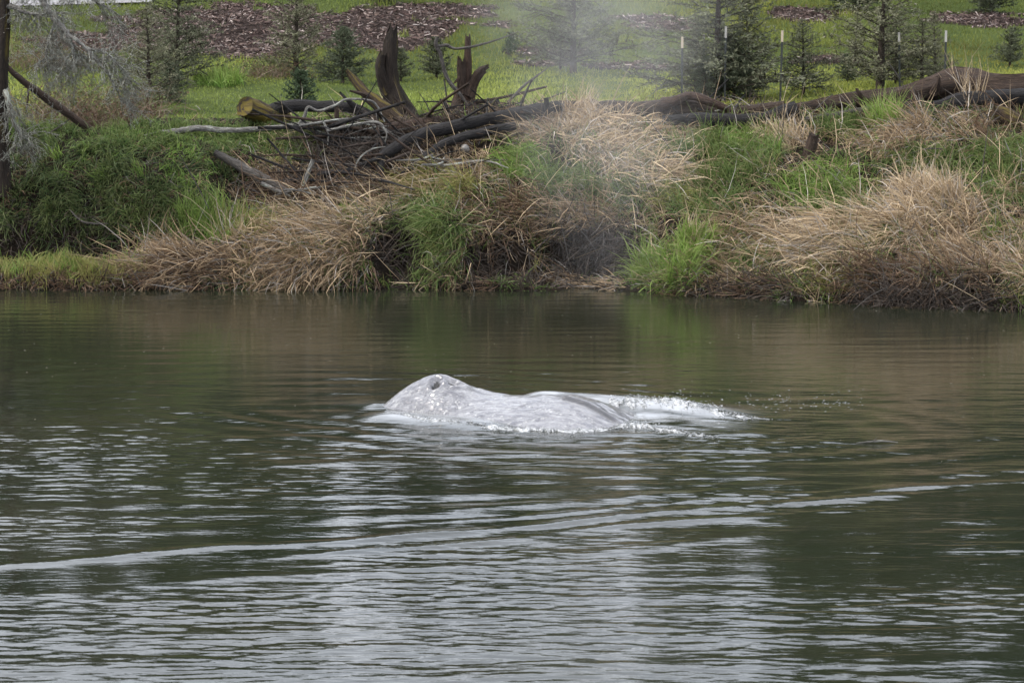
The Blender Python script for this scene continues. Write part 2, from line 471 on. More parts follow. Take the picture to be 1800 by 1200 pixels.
# ------------------------------------------------------------------ gray whale
QS = [-1.75, -1.5, -1.0, -0.65, -0.42, -0.2, -0.06, 0.08, 0.25, 0.5, 0.8, 1.1, 1.4, 1.75, 2.1, 2.5, 2.9, 3.4, 4.2, 5.2, 6.1, 6.35, 6.7, 6.95, 7.05]
ZT = [-0.42, -0.28, -0.10, 0.20, 0.36, 0.465, 0.50, 0.50, 0.45, 0.37, 0.295, 0.265, 0.275, 0.305, 0.31, 0.24, 0.06, -0.12, -0.30, -0.55, -0.80, -0.84, -0.86, -0.86, -0.88]
WD = [0.05, 0.22, 0.42, 0.48, 0.50, 0.52, 0.54, 0.57, 0.62, 0.74, 0.88, 1.05, 1.12, 1.16, 1.18, 1.15, 1.08, 0.98, 0.78, 0.48, 0.26, 0.55, 1.15, 1.35, 0.9]
DP = [0.04, 0.35, 0.75, 0.95, 1.05, 1.1, 1.15, 1.2, 1.25, 1.3, 1.4, 1.45, 1.5, 1.5, 1.5, 1.45, 1.4, 1.3, 1.0, 0.65, 0.3, 0.15, 0.08, 0.05, 0.03]
PW = [2, 2, 1.9, 1.8, 1.8, 1.8, 1.8, 1.8, 1.8, 1.85, 1.9, 2, 2, 2, 2, 2, 2, 2, 2, 2, 2, 2, 2, 2, 2]
qq = np.unique(np.concatenate([np.linspace(-1.75, 7.05, 200), np.linspace(-0.8, 3.2, 320)]))
def csm(v):
    y = np.interp(qq, QS, v)
    ker = np.hanning(31); ker /= ker.sum()
    fine_q = np.linspace(-1.75, 7.05, 1200)
    yy = np.interp(fine_q, QS, v)
    yp = np.convolve(np.pad(yy, 15, 'edge'), ker, 'valid')
    return np.interp(qq, fine_q, yp)
zt, wd, dp, pw = csm(ZT), csm(WD), csm(DP), csm(PW)
NA = 300
th = np.linspace(0, 2 * math.pi, NA, endpoint=False)
wv, wcol, crease_shade = [], [], []
ztop_half = th <= math.pi
for i in range(len(qq)):
    s = np.cos(th)
    ze = min(zt[i] - 0.10, -0.10)
    top = zt[i] - (zt[i] - ze) * np.abs(s) ** pw[i]
    bot = ze - (dp[i] - (zt[i] - ze)) * np.sqrt(np.clip(1 - s ** 2, 0, 1)) if dp[i] > (zt[i] - ze) else ze - 0.02 * np.sqrt(np.clip(1 - s ** 2, 0, 1))
    z = np.where(ztop_half, top, bot)
    av = s * wd[i] + np.where(ztop_half, 0.05 * fbm(np.full(NA, qq[i] * 1.5), s * 2, 81, 2) * (np.abs(s) < 0.98), 0)
    # soft folds of skin and the raised guard round the nostrils
    fold = 0.022 * fbm(qq[i] * 2.2 + av * 1.6, av * 2.6 - qq[i] * 0.8, 83, 4) + 0.010 * fbm(qq[i] * 9 + av * 7, av * 8 - qq[i] * 5, 87, 3)
    z = z + np.where(ztop_half, fold, 0)
    for (hq, ha, rq, ra, depth) in ((0.06, 0.19, 0.075, 0.065, 0.13), (0.29, 0.09, 0.13, 0.06, 0.08)):
        d2 = ((qq[i] - hq) / rq) ** 2 + ((av - ha) / ra) ** 2
        z = z + np.where(ztop_half, -depth * np.exp(-d2 * 1.3) + 0.022 * np.exp(-(np.sqrt(d2) - 1.7) ** 2 * 3), 0)
    qi = np.array(qq[i])
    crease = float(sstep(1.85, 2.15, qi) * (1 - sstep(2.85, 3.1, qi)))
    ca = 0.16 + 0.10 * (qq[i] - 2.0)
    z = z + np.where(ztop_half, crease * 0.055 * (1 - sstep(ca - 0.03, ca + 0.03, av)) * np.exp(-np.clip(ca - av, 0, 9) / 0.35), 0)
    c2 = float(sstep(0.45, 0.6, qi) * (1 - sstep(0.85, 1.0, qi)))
    dark = np.where(ztop_half, np.maximum(crease * np.exp(-((av - ca) / 0.045) ** 2), 0.8 * c2 * np.exp(-((av - 0.10) / 0.035) ** 2)), 0)  # shade of the two back creases, painted into the skin colour
    crease_shade.append(np.repeat(dark[:, None], 3, 1))
    x = BH[0] + qq[i] * AX[0] + av * NR[0]
    y = BH[1] + qq[i] * AX[1] + av * NR[1]
    wv.append(np.stack([x, y, z], -1))
    wcol.append(np.stack([np.full(NA, qq[i]), av, z], -1))
wv = np.concatenate(wv); wg = np.concatenate(wcol)
m, nt, p = new_mat('whale_skin')
g = attr_node(nt, 'grain', 'Vector')
mp = nt.nodes.new('ShaderNodeMapping')
mp.inputs['Rotation'].default_value = (0, 0, R(-48)); mp.inputs['Scale'].default_value = (2.6, 9.0, 3.0)
nt.links.new(g, mp.inputs['Vector'])
st = noise_node(nt, mp.outputs['Vector'], 1.5, 8, 0.72, 0.44, 0.62)
mo = noise_node(nt, g, 2.6, 7, 0.72, 0.40, 0.60)
sp = noise_node(nt, g, 13.0, 5, 0.75, 0.55, 0.64)
dk = noise_node(nt, g, 7.0, 5, 0.7, 0.56, 0.66)
skin = mix_node(nt, mo, (0.065, 0.065, 0.078), (0.175, 0.175, 0.19))
skin = mix_node(nt, st, skin, (0.30, 0.30, 0.315))
skin = mix_node(nt, sp, skin, (0.46, 0.455, 0.45))
skin = mix_node(nt, dk, skin, (0.07, 0.07, 0.085))
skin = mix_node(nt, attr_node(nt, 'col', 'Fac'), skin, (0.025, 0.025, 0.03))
nt.links.new(skin, p.inputs['Base Color'])
p.inputs['Roughness'].default_value = 0.28
p.inputs['Coat Weight'].default_value = 0.7
p.inputs['Coat Roughness'].default_value = 0.06
p.inputs['Coat IOR'].default_value = 1.38
p.inputs['Specular IOR Level'].default_value = 0.8
b1 = bump_node(nt, st, 0.6, 0.03)
nt.links.new(bump_node(nt, sp, 0.5, 0.015, b1), p.inputs['Normal'])
M['skin'] = m
wroot = empty('gray_whale', (BH[0], BH[1], 0.0))
tag(wroot, 'wet mottled grey whale surfacing with its back and blowholes out of the river', 'whale')
off = np.array([BH[0], BH[1], 0.0])
faces = [grid_faces(len(qq), NA, True)]
me = make_mesh('body', wv - off, faces, M['skin'], True, cols=np.concatenate(crease_shade), vec=wg)
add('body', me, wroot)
m, nt, p = new_mat('nostril')
nt.links.new(mix_node(nt, noise_node(nt, None, 20.0, 3), (0.012, 0.011, 0.011), (0.05, 0.048, 0.046)), p.inputs['Base Color'])
p.inputs['Roughness'].default_value = 0.35
WV3 = wv.reshape(len(qq), NA, 3); WG3 = wg.reshape(len(qq), NA, 3)
for (hq, ha, rq, ra) in ((0.06, 0.19, 0.060, 0.058), (0.29, 0.09, 0.09, 0.035)):
    d2 = ((WG3[..., 0] - hq) / rq) ** 2 + ((WG3[..., 1] - ha) / ra) ** 2
    inside = (d2 < 1.0) & ztop_half[None, :]
    F_ = grid_faces(len(qq), NA, True)
    F_ = F_[inside.ravel()[F_].all(1)]
    ids, inv = np.unique(F_, return_inverse=True)
    lining = wv[ids] - off + np.array([NR[0] * 0.004, NR[1] * 0.004, 0.005])
    add('blowhole', make_mesh('blowhole', lining, [inv.reshape(F_.shape)], m), wroot)

# ------------------------------------------------------------------ foam
m, nt, p = new_mat('foam')
geo = nt.nodes.new('ShaderNodeNewGeometry')
lace = mix_node(nt, noise_node(nt, geo.outputs['Position'], 22.0, 5, 0.75, 0.40, 0.58), (0.10, 0.11, 0.11), (0.62, 0.63, 0.64))
nt.links.new(lace, p.inputs['Base Color'])
nt.links.new(bump_node(nt, noise_node(nt, geo.outputs['Position'], 30.0, 4, 0.7), 0.8, 0.02), p.inputs['Normal'])
p.inputs['Roughness'].default_value = 0.45
M['foam'] = m
def foam_crest(name, label, path, w0, hgt, seed):
    """A broken, lumpy crest of white water along a path of photo pixels on the river."""
    P = np.array([pix(x, y, CAMH / math.tan(PITCH + math.atan((y - 600) / FPX))) for x, y in path])
    t = np.linspace(0, 1, len(P)); n = 220; nv = 22
    tt = np.linspace(0, 1, n)
    c = np.stack([np.interp(tt, t, P[:, k]) for k in range(2)], -1)
    v = np.linspace(-1, 1, nv)
    T, V = np.meshgrid(tt, v, indexing='ij')
    taper = np.interp(T, [0, 0.08, 0.7, 1], [0.5, 1, 0.75, 0.05])
    wid = w0 * taper * (0.75 + 0.8 * fbm(T * 9, T * 0 + seed, seed, 3))
    wid = wid * 0.85 * np.clip(0.5 + 2.2 * fbm(T * 26 + seed, T * 0 + 3, seed + 1, 3) + 0.5, 0.12, 1.5)
    x = c[:, 0][:, None] + 0.12 * V * wid; y = c[:, 1][:, None] - V * wid
    base = water_z(x, y)
    bump_ = np.clip(0.62 + 1.2 * fbm(x * 7, y * 4, seed + 3, 4), 0.05, 1.5)
    z = base - 0.012 + hgt * taper * bump_ * (1 - V ** 2) ** 0.7 + 0.25 * hgt * fbm(x * 22, y * 14, seed + 7, 2) * (1 - V ** 2)
    o = add(name, make_mesh(name, np.stack([x, y, z], -1).reshape(-1, 3), [grid_faces(n, nv)], M['foam'], True))
    tag(o, label, 'foam', kind='stuff')
    # loose froth spilling off the crest, part of the same white water
    n_ = int(900 * w0 / 0.42)
    i_ = rng.integers(n, size=n_); vv = rng.normal(size=n_) * 0.9
    bx = c[i_, 0] + rng.normal(size=n_) * 0.03; by = c[i_, 1] - vv * wid[i_, 0] * 1.5
    bz = water_z(bx, by) + hgt * taper[i_, 0] * np.exp(-vv ** 2) * rng.uniform(0, 1.3, n_)
    rs = (0.003 + 0.010 * rng.random(n_) ** 2)[:, None, None] * np.exp(-0.3 * vv ** 2)[:, None, None]
    oc = np.array([(1.5, 0, 0), (-1.5, 0, 0), (0, 1.2, 0), (0, -1.2, 0), (0, 0, .8), (0, 0, -.8)])
    BVs = np.stack([bx, by, bz], -1)[:, None, :] + rs * oc[None] * rng.uniform(0.6, 1.4, (n_, 6, 1))
    fo = np.array([(0, 2, 4), (2, 1, 4), (1, 3, 4), (3, 0, 4), (2, 0, 5), (1, 2, 5), (3, 1, 5), (0, 3, 5)])
    add('froth', make_mesh('froth', BVs.reshape(-1, 3), [(np.arange(n_)[:, None, None] * 6 + fo[None]).reshape(-1, 3)], M['foam'], True), o)['kind'] = 'stuff'
foam_crest('foam', 'long white foaming crest trailing behind the whale\'s far flank', [(1068, 724), (1120, 722), (1180, 724), (1240, 729), (1300, 735), (1350, 737)], 0.42, 0.055, 5)
foam_crest('foam', 'short white foaming crest trailing from the whale\'s near flank', [(1085, 750), (1130, 750), (1170, 757), (1215, 765), (1258, 768)], 0.26, 0.05, 15)
foam_crest('foam', 'broken white wash along the whale\'s near flank', [(850, 752), (920, 756), (980, 758), (1040, 757), (1110, 752)], 0.28, 0.05, 25)
foam_crest('foam', 'thin line of froth below the whale\'s head', [(690, 732), (740, 741), (790, 745), (830, 748), (870, 752)], 0.16, 0.03, 35)

def specks(name, label, boxes, mat):
    V, F = [], []
    for (x0, x1, y0, y1, n, s) in boxes:
        px = rng.uniform(x0, x1, n); py = y0 + (y1 - y0) * rng.beta(2, 2, n)
        for a, b in zip(px, py):
            Y = CAMH / math.tan(PITCH + math.atan((b - 600) / FPX))
            c = pix(a, b, Y); z = float(water_z(c[0], c[1]))
            r = s * rng.uniform(0.4, 1.3); an = rng.uniform(0, 6.28)
            k0 = len(V)
            for j in range(5):
                t = an + j * 2 * math.pi / 5
                V.append((c[0] + 1.5 * r * math.cos(t), c[1] + r * math.sin(t), z + 0.004))
            V.append((c[0], c[1], z + 0.5 * r))
            F += [(k0 + j, k0 + (j + 1) % 5, k0 + 5) for j in range(5)]
    o = add(name, make_mesh(name, V, [np.array(F)], mat))
    tag(o, label, 'foam', kind='stuff')
specks('foam_specks', 'scattered white splash flecks on dark water past the wake', [(1180, 1520, 678, 728, 140, 0.011), (1250, 1500, 700, 722, 60, 0.013), (640, 1100, 735, 770, 50, 0.010)], M['foam'])
m, nt, p = new_mat('floating_flecks')
p.inputs['Base Color'].default_value = (0.42, 0.38, 0.30, 1); p.inputs['Roughness'].default_value = 0.7
specks('floating_flecks', 'tiny pale plant flecks drifting on the still water by the bank', [(0, 1800, 515, 690, 170, 0.009), (0, 1800, 690, 860, 40, 0.007)], m)

# ------------------------------------------------------------------ blades of grass and straw
def blade_mesh(name, P, D0, D1, L, W, col, mat, tipcol=None):
    n = len(P)
    L = np.asarray(L)[:, None]; W = np.asarray(W)[:, None]
    P1 = P + 0.5 * L * D0
    P2 = P + L * (0.42 * D0 + 0.58 * D1)
    rv_ = rng.normal(size=(n, 3)); rv_[:, 1] *= 1.6
    side = np.cross(D0 + D1, rv_); side /= np.linalg.norm(side, axis=1, keepdims=True) + 1e-9
    V = np.empty((n, 7, 3)); C = np.empty((n, 7, 3))
    for k_, (s, w) in enumerate(((0, 0.75), (0.36, 1.0), (0.70, 0.72))):
        c = (1 - s) ** 2 * P + 2 * s * (1 - s) * P1 + s * s * P2
        V[:, 2 * k_] = c - side * W * w * 0.5; V[:, 2 * k_ + 1] = c + side * W * w * 0.5
    V[:, 6] = P2
    C[:] = col[:, None, :]
    if tipcol is not None:
        C[:, 4:] = 0.6 * C[:, 4:] + 0.4 * np.asarray(tipcol)
    b = np.arange(n)[:, None] * 7
    quads = np.concatenate([b + np.array([[0, 1, 3, 2]]), b + np.array([[2, 3, 5, 4]])])
    tris = b + np.array([[4, 5, 6]])
    return make_mesh(name, V.reshape(-1, 3), [quads, tris], mat, False, cols=C.reshape(-1, 3))

PAL = {'S': ((0.37, 0.275, 0.172), (0.24, 0.168, 0.10)), 'T': ((0.53, 0.42, 0.275), (0.36, 0.265, 0.165)), 'B': ((0.175, 0.112, 0.07), (0.095, 0.062, 0.04)),
       'G': ((0.075, 0.135, 0.034), (0.13, 0.19, 0.060)), 'L': ((0.14, 0.25, 0.045), (0.20, 0.30, 0.07)), 'Y': ((0.24, 0.26, 0.07), (0.32, 0.28, 0.11)),
       'K': ((0.045, 0.036, 0.030), (0.09, 0.07, 0.055)),
       'D': ((0.042, 0.078, 0.028), (0.08, 0.12, 0.045))}  # green darkened to carry the shade on the left slope
def lean_vec(sx, sy):
    return np.array([sx, -0.55 * sy, -0.85 * sy]) if sy > 0 else np.array([sx, 0.1 * sy, -sy])
def norm(v):
    return v / (np.linalg.norm(v, axis=-1, keepdims=True) + 1e-9)
def gen_patch(base, kind, n, Lr, Wr, lean, up, coher, clump=18, crad=0.10):
    """base: (m,3) clump centres. Returns arrays for blade_mesh."""
    m_ = len(base)
    per = max(1, n // m_)
    P = np.repeat(base, per, 0)
    N = len(P)
    P = P + rng.normal(size=(N, 3)) * np.array([crad, crad, 0])
    P[:, 2] = terrain_z(P[:, 0], P[:, 1]) - 0.01
    cl = rng.normal(size=(m_, 3)) * (1 - coher) * 0.9
    cl = np.repeat(cl, per, 0)
    lv = lean_vec(*lean)
    D1 = norm(lv[None, :] + cl + rng.normal(size=(N, 3)) * ((0.42 if kind in 'STBK' else 0.28) + 0.3 * (1 - coher)))
    upv = np.array([0, -0.28, 0.95])
    D0 = norm(up * upv[None, :] + (1 - up) * D1 + rng.normal(size=(N, 3)) * (0.38 if kind in 'STBK' else 0.24))
    L = rng.uniform(*Lr, N) * rng.choice([0.6, 0.9, 1.0, 1.25], N) * np.repeat(rng.uniform(0.75, 1.2, m_), per)
    W = rng.uniform(*Wr, N)
    c0, c1 = (np.array(c) for c in PAL[kind])
    tcl = np.repeat(rng.random(m_), per)[:, None] * 0.6 + rng.random((N, 1)) * 0.4
    col = (c0 * (1 - tcl) + c1 * tcl) * rng.uniform(0.55, 1.4, (N, 1))
    if kind in 'STBK':      # odd bleached or greyed stems
        g_ = rng.random(N) < 0.18
        col[g_] = col[g_].mean(1, keepdims=True) * np.array([1.25, 1.12, 0.98])
    return P, D0, D1, L, W, col
def ellipse_pts(cx, cy, rx, ry, m_, bare=False):
    t = rng.uniform(0, 2 * math.pi, m_); r = np.sqrt(rng.random(m_))
    ex, ey = cx + rx * r * np.cos(t), cy + ry * r * np.sin(t)
    if bare:
        ok = ~in_hollow(ex, ey)
        ex, ey = ex[ok], ey[ok]
    return ground(ex, ey)
bag = {'green': [], 'dry': []}
HOLLOW = ((695, 448, 52, 46), (1045, 448, 100, 40), (30, 425, 80, 28), (185, 432, 70, 22), (870, 462, 70, 30), (640, 270, 110, 50), (1620, 520, 170, 20))
def in_hollow(px, py):
    out = np.zeros(len(px), bool)
    for (hx, hy, ax, ay) in HOLLOW:      # shaded cuts in the bank where little grows
        out |= ((px - hx) / ax) ** 2 + ((py - hy) / ay) ** 2 < rng.uniform(0.6, 1.1, len(px))
    return out
def patch_px(cx, cy, rx, ry, kind, n, Lr, lean, up=0.5, coher=0.6, Wr=None, crad=0.10, per=22):
    base = ellipse_pts(cx, cy, rx, ry, max(3, n // per), kind != 'K')
    if not len(base): return
    n = int(n * len(base) / max(3, n // per) * (0.8 if kind in 'STB' else 1))
    base = base[(base[:, 1] < 70)]
    if not len(base): return
    if Wr is None: Wr = (0.012, 0.023) if kind in 'STBK' else (0.010, 0.020)
    bag['dry' if kind in 'STBK' else 'green'].append(gen_patch(base, kind, n, Lr, Wr, lean, up, coher, crad=crad))

# general cover of the whole bank, mixed by broad noise
def cover(n, y0, y1, f):
    px = rng.uniform(-260, 2060, n); py = rng.uniform(y0, y1, n)
    g_ = ground(px, py)
    ok = (g_[:, 1] < 67.5) & (g_[:, 2] > 0.05)
    ok &= ~in_hollow(px, py)
    return px[ok], py[ok], g_[ok]
px, py, g_ = cover(5200, 175, 560, None)
nz = fbm(g_[:, 0] * 0.55, g_[:, 2] * 1.1 + g_[:, 1] * 0.4, 91, 3)
leftside = px < 420
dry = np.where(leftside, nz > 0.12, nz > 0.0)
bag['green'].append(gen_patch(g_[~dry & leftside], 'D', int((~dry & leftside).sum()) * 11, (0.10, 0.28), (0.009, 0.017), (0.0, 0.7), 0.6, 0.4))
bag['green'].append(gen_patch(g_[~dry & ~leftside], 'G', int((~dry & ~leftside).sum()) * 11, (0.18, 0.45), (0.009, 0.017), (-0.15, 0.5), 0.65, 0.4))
bag['dry'].append(gen_patch(g_[dry & leftside], 'B', int((dry & leftside).sum()) * 8, (0.2, 0.5), (0.008, 0.014), (0.0, 0.8), 0.4, 0.4))
bag['dry'].append(gen_patch(g_[dry & ~leftside], 'S', int((dry & ~leftside).sum()) * 9, (0.25, 0.65), (0.008, 0.015), (-0.5, 0.6), 0.35, 0.5))

for a in [
    # left slope: turf with its shade put into a darker green, hanging over a shaded cut
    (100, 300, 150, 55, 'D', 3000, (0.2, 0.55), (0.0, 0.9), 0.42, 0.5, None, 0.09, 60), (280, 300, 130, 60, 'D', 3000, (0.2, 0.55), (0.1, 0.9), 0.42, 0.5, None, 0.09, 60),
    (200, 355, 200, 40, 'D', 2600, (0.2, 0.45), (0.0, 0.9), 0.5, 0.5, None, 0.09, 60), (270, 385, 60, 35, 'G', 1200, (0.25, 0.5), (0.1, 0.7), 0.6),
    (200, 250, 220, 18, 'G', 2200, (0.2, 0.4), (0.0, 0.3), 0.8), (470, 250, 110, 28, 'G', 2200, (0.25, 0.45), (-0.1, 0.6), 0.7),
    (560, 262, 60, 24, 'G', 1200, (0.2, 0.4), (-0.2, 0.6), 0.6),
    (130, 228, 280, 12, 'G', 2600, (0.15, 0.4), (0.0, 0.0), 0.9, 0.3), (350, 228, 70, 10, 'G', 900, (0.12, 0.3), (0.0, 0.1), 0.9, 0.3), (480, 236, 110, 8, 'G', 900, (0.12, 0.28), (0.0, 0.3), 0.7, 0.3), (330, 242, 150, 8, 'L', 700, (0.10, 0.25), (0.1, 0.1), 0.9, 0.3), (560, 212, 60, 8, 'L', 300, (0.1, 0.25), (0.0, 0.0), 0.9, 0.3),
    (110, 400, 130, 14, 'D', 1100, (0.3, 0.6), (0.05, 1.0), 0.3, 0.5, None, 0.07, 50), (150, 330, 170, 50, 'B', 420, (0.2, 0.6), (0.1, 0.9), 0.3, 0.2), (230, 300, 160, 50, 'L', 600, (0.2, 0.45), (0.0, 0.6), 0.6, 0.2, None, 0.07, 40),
    # left water's edge
    (110, 478, 150, 18, 'Y', 1600, (0.2, 0.5), (0.1, -0.7), 0.85), (90, 470, 160, 16, 'L', 900, (0.25, 0.5), (0.1, -0.8), 0.9),
    (60, 496, 130, 10, 'B', 1100, (0.2, 0.5), (0.3, 0.5), 0.4), (180, 465, 60, 20, 'Y', 600, (0.3, 0.5), (0.2, -0.6), 0.9),
    # straw hummock
    (300, 460, 110, 26, 'S', 2200, (0.5, 1.0), (-0.8, 0.25), 0.22, 0.75), (330, 475, 130, 18, 'B', 1500, (0.4, 0.9), (-0.9, 0.3), 0.15, 0.75),
    (260, 435, 60, 8, 'S', 500, (0.5, 0.9), (0.8, 0.1), 0.25, 0.7), (420, 450, 50, 35, 'S', 1000, (0.5, 0.9), (0.5, 0.8), 0.3, 0.6),
    (380, 400, 60, 26, 'L', 1100, (0.3, 0.7), (-0.1, -0.7), 0.9), (430, 405, 50, 22, 'Y', 700, (0.3, 0.6), (0.2, -0.4), 0.8),
    # combed straw falling to the water, centre-left
    (560, 420, 110, 50, 'S', 3800, (0.6, 1.2), (-0.75, 0.75), 0.2, 0.8), (600, 380, 120, 28, 'T', 1700, (0.6, 1.2), (-0.9, 0.45), 0.2, 0.8),
    (520, 470, 80, 26, 'S', 1700, (0.5, 1.0), (-0.5, 0.9), 0.2, 0.7), (600, 345, 120, 14, 'B', 900, (0.6, 1.2), (-0.9, 0.1), 0.15, 0.8),
    (490, 350, 90, 12, 'B', 600, (0.6, 1.1), (0.9, 0.15), 0.15, 0.75), (640, 440, 40, 45, 'B', 900, (0.5, 0.9), (-0.5, 0.9), 0.2, 0.6),
    (510, 380, 40, 12, 'L', 380, (0.15, 0.3), (0.2, -0.2), 0.8), (610, 378, 25, 10, 'L', 300, (0.15, 0.3), (0.2, 0.0), 0.8),
    # hanging green and arching straw, centre
    (760, 400, 70, 50, 'G', 2000, (0.4, 0.8), (-0.3, 0.95), 0.35, 0.6), (790, 450, 40, 30, 'G', 800, (0.4, 0.7), (-0.4, 0.9), 0.35, 0.6),
    (770, 325, 70, 30, 'Y', 1100, (0.35, 0.7), (-0.4, 0.6), 0.6), (700, 330, 80, 26, 'T', 1100, (0.5, 1.0), (-0.8, 0.45), 0.3, 0.7),
    (920, 285, 48, 24, 'L', 1300, (0.3, 0.6), (-0.6, 0.6), 0.6), (830, 300, 80, 26, 'S', 900, (0.4, 0.9), (-0.5, 0.6), 0.4),
    (890, 370, 90, 30, 'B', 1700, (0.4, 0.9), (-0.7, 0.6), 0.25), (980, 385, 110, 15, 'S', 1500, (0.5, 1.1), (-0.9, 0.25), 0.2, 0.8),
    (860, 440, 70, 30, 'B', 1200, (0.5, 1.0), (-0.6, 0.8), 0.2, 0.65), (900, 490, 130, 10, 'B', 700, (0.4, 0.9), (-0.8, 0.3), 0.2, 0.5),
    (1010, 455, 50, 26, 'G', 500, (0.25, 0.5), (0.1, -0.3), 0.8), (1040, 497, 80, 8, 'S', 500, (0.4, 0.8), (-0.8, 0.1), 0.15, 0.6),
    # tall tan grass combed over the crest
    (1060, 245, 80, 45, 'T', 2800, (0.5, 1.0), (0.5, 0.8), 0.3, 0.65), (1130, 300, 70, 30, 'T', 1900, (0.6, 1.1), (0.8, 0.6), 0.25, 0.8),
    (1000, 210, 60, 22, 'S', 1100, (0.4, 0.8), (-0.4, 0.8), 0.35, 0.5), (1150, 222, 90, 18, 'S', 1400, (0.3, 0.7), (0.7, 0.6), 0.2, 0.6),
    (940, 225, 50, 25, 'S', 900, (0.5, 1.0), (-0.7, 0.7), 0.35, 0.6), (1110, 335, 80, 30, 'G', 1300, (0.3, 0.6), (0.1, 0.3), 0.75),
    (1010, 320, 70, 30, 'G', 1000, (0.3, 0.6), (-0.2, 0.5), 0.7), (1170, 350, 40, 15, 'Y', 500, (0.3, 0.6), (0.4, 0.5), 0.5),
    (640, 262, 110, 48, 'K', 2300, (0.3, 0.8), (-0.6, 0.2), 0.4, 0.15), (850, 232, 110, 26, 'K', 1400, (0.3, 0.8), (-0.7, 0.3), 0.4, 0.3), (520, 330, 70, 22, 'K', 700, (0.3, 0.8), (0.6, 0.2), 0.4, 0.3),
    (620, 300, 120, 35, 'B', 700, (0.4, 0.9), (-0.8, 0.2), 0.3, 0.3), (1280, 205, 110, 14, 'K', 900, (0.3, 0.7), (0.6, 0.2), 0.4, 0.2), (1640, 525, 170, 18, 'K', 1400, (0.4, 0.9), (-0.3, 0.6), 0.3, 0.2), (1050, 470, 80, 20, 'K', 350, (0.3, 0.8), (-0.4, 0.8), 0.3, 0.2),
    (1040, 425, 100, 18, 'K', 800, (0.4, 0.9), (-0.3, 0.9), 0.3, 0.3), (1040, 470, 110, 24, 'K', 700, (0.3, 0.8), (-0.3, 0.5), 0.5, 0.1), (695, 430, 50, 40, 'K', 500, (0.3, 0.8), (-0.4, 0.8), 0.3, 0.2), (90, 420, 200, 25, 'K', 900, (0.2, 0.6), (0.1, 0.9), 0.3, 0.3), (870, 460, 70, 30, 'K', 500, (0.3, 0.8), (-0.4, 0.8), 0.3, 0.2),
    (200, 345, 120, 20, 'K', 300, (0.2, 0.5), (0.1, 0.9), 0.3, 0.3), (330, 300, 60, 40, 'L', 500, (0.2, 0.4), (0.1, 0.6), 0.7),
    (300, 499, 260, 6, 'B', 700, (0.3, 0.7), (-0.8, 0.3), 0.15, 0.2), (800, 502, 300, 6, 'K', 800, (0.3, 0.8), (-0.7, 0.4), 0.2, 0.2), (1300, 514, 150, 8, 'K', 600, (0.3, 0.8), (-0.8, 0.3), 0.15, 0.2), (1650, 540, 160, 12, 'K', 900, (0.4, 0.9), (-0.6, 0.5), 0.25, 0.1), (60, 503, 140, 5, 'K', 300, (0.2, 0.5), (0.6, 0.3), 0.2, 0.2),
    # right of centre
    (1280, 275, 90, 50, 'G', 3000, (0.35, 0.7), (-0.1, 0.2), 0.85), (1240, 350, 60, 40, 'G', 1300, (0.35, 0.7), (-0.2, 0.4), 0.7), (1330, 250, 60, 30, 'L', 900, (0.3, 0.6), (0.1, 0.1), 0.85),
    (1330, 410, 80, 50, 'S', 2200, (0.5, 1.0), (-0.55, 0.85), 0.25, 0.75), (1290, 440, 50, 30, 'G', 800, (0.4, 0.7), (-0.5, 0.8), 0.35, 0.6),
    (1260, 480, 90, 22, 'S', 1000, (0.4, 0.8), (-0.6, 0.6), 0.25), (1300, 506, 120, 8, 'B', 700, (0.4, 0.8), (-0.9, 0.1), 0.15),
    (1440, 330, 70, 40, 'L', 1500, (0.35, 0.65), (-0.2, 0.5), 0.7), (1480, 360, 60, 30, 'G', 1100, (0.35, 0.65), (0.1, 0.5), 0.7),
    (1380, 245, 40, 25, 'T', 500, (0.4, 0.8), (-0.3, -0.4), 0.7),
    (1520, 400, 120, 32, 'T', 2600, (0.6, 1.2), (-0.9, 0.5), 0.22, 0.8), (1470, 440, 90, 22, 'T', 1500, (0.6, 1.1), (-0.9, 0.45), 0.2, 0.8),
    (1640, 370, 90, 35, 'T', 1900, (0.5, 1.1), (-0.6, 0.5), 0.45, 0.55), (1680, 420, 90, 30, 'S', 1700, (0.5, 1.0), (-0.2, 0.7), 0.35, 0.5),
    (1540, 428, 50, 18, 'G', 900, (0.25, 0.5), (-0.5, 0.5), 0.6), (1765, 425, 60, 12, 'L', 900, (0.1, 0.28), (-0.2, -0.2), 0.8), (1760, 455, 70, 14, 'T', 800, (0.4, 0.9), (-0.8, 0.2), 0.2, 0.7),
    (1600, 480, 160, 20, 'B', 2200, (0.5, 1.0), (-0.5, 0.7), 0.2, 0.55), (1640, 515, 170, 18, 'B', 1700, (0.5, 1.0), (-0.3, 0.8), 0.2, 0.45),
    (1450, 495, 80, 20, 'Y', 700, (0.2, 0.45), (-0.4, 0.5), 0.5), (1720, 470, 90, 14, 'S', 900, (0.6, 1.1), (-0.9, 0.1), 0.2, 0.7),
    (1640, 230, 120, 26, 'S', 2300, (0.5, 1.0), (-0.7, 0.5), 0.3, 0.6), (1740, 225, 70, 30, 'B', 900, (0.5, 1.0), (-0.6, 0.6), 0.3, 0.6),
    (1650, 285, 80, 25, 'G', 1500, (0.3, 0.6), (-0.3, 0.6), 0.6), (1780, 270, 60, 30, 'G', 1300, (0.3, 0.6), (-0.3, 0.7), 0.6), (1760, 340, 50, 30, 'G', 1000, (0.3, 0.6), (-0.3, 0.7), 0.6),
    (1470, 225, 50, 14, 'G', 900, (0.25, 0.5), (0.0, 0.2), 0.8), (1560, 260, 60, 20, 'S', 700, (0.4, 0.8), (-0.5, 0.6), 0.35),
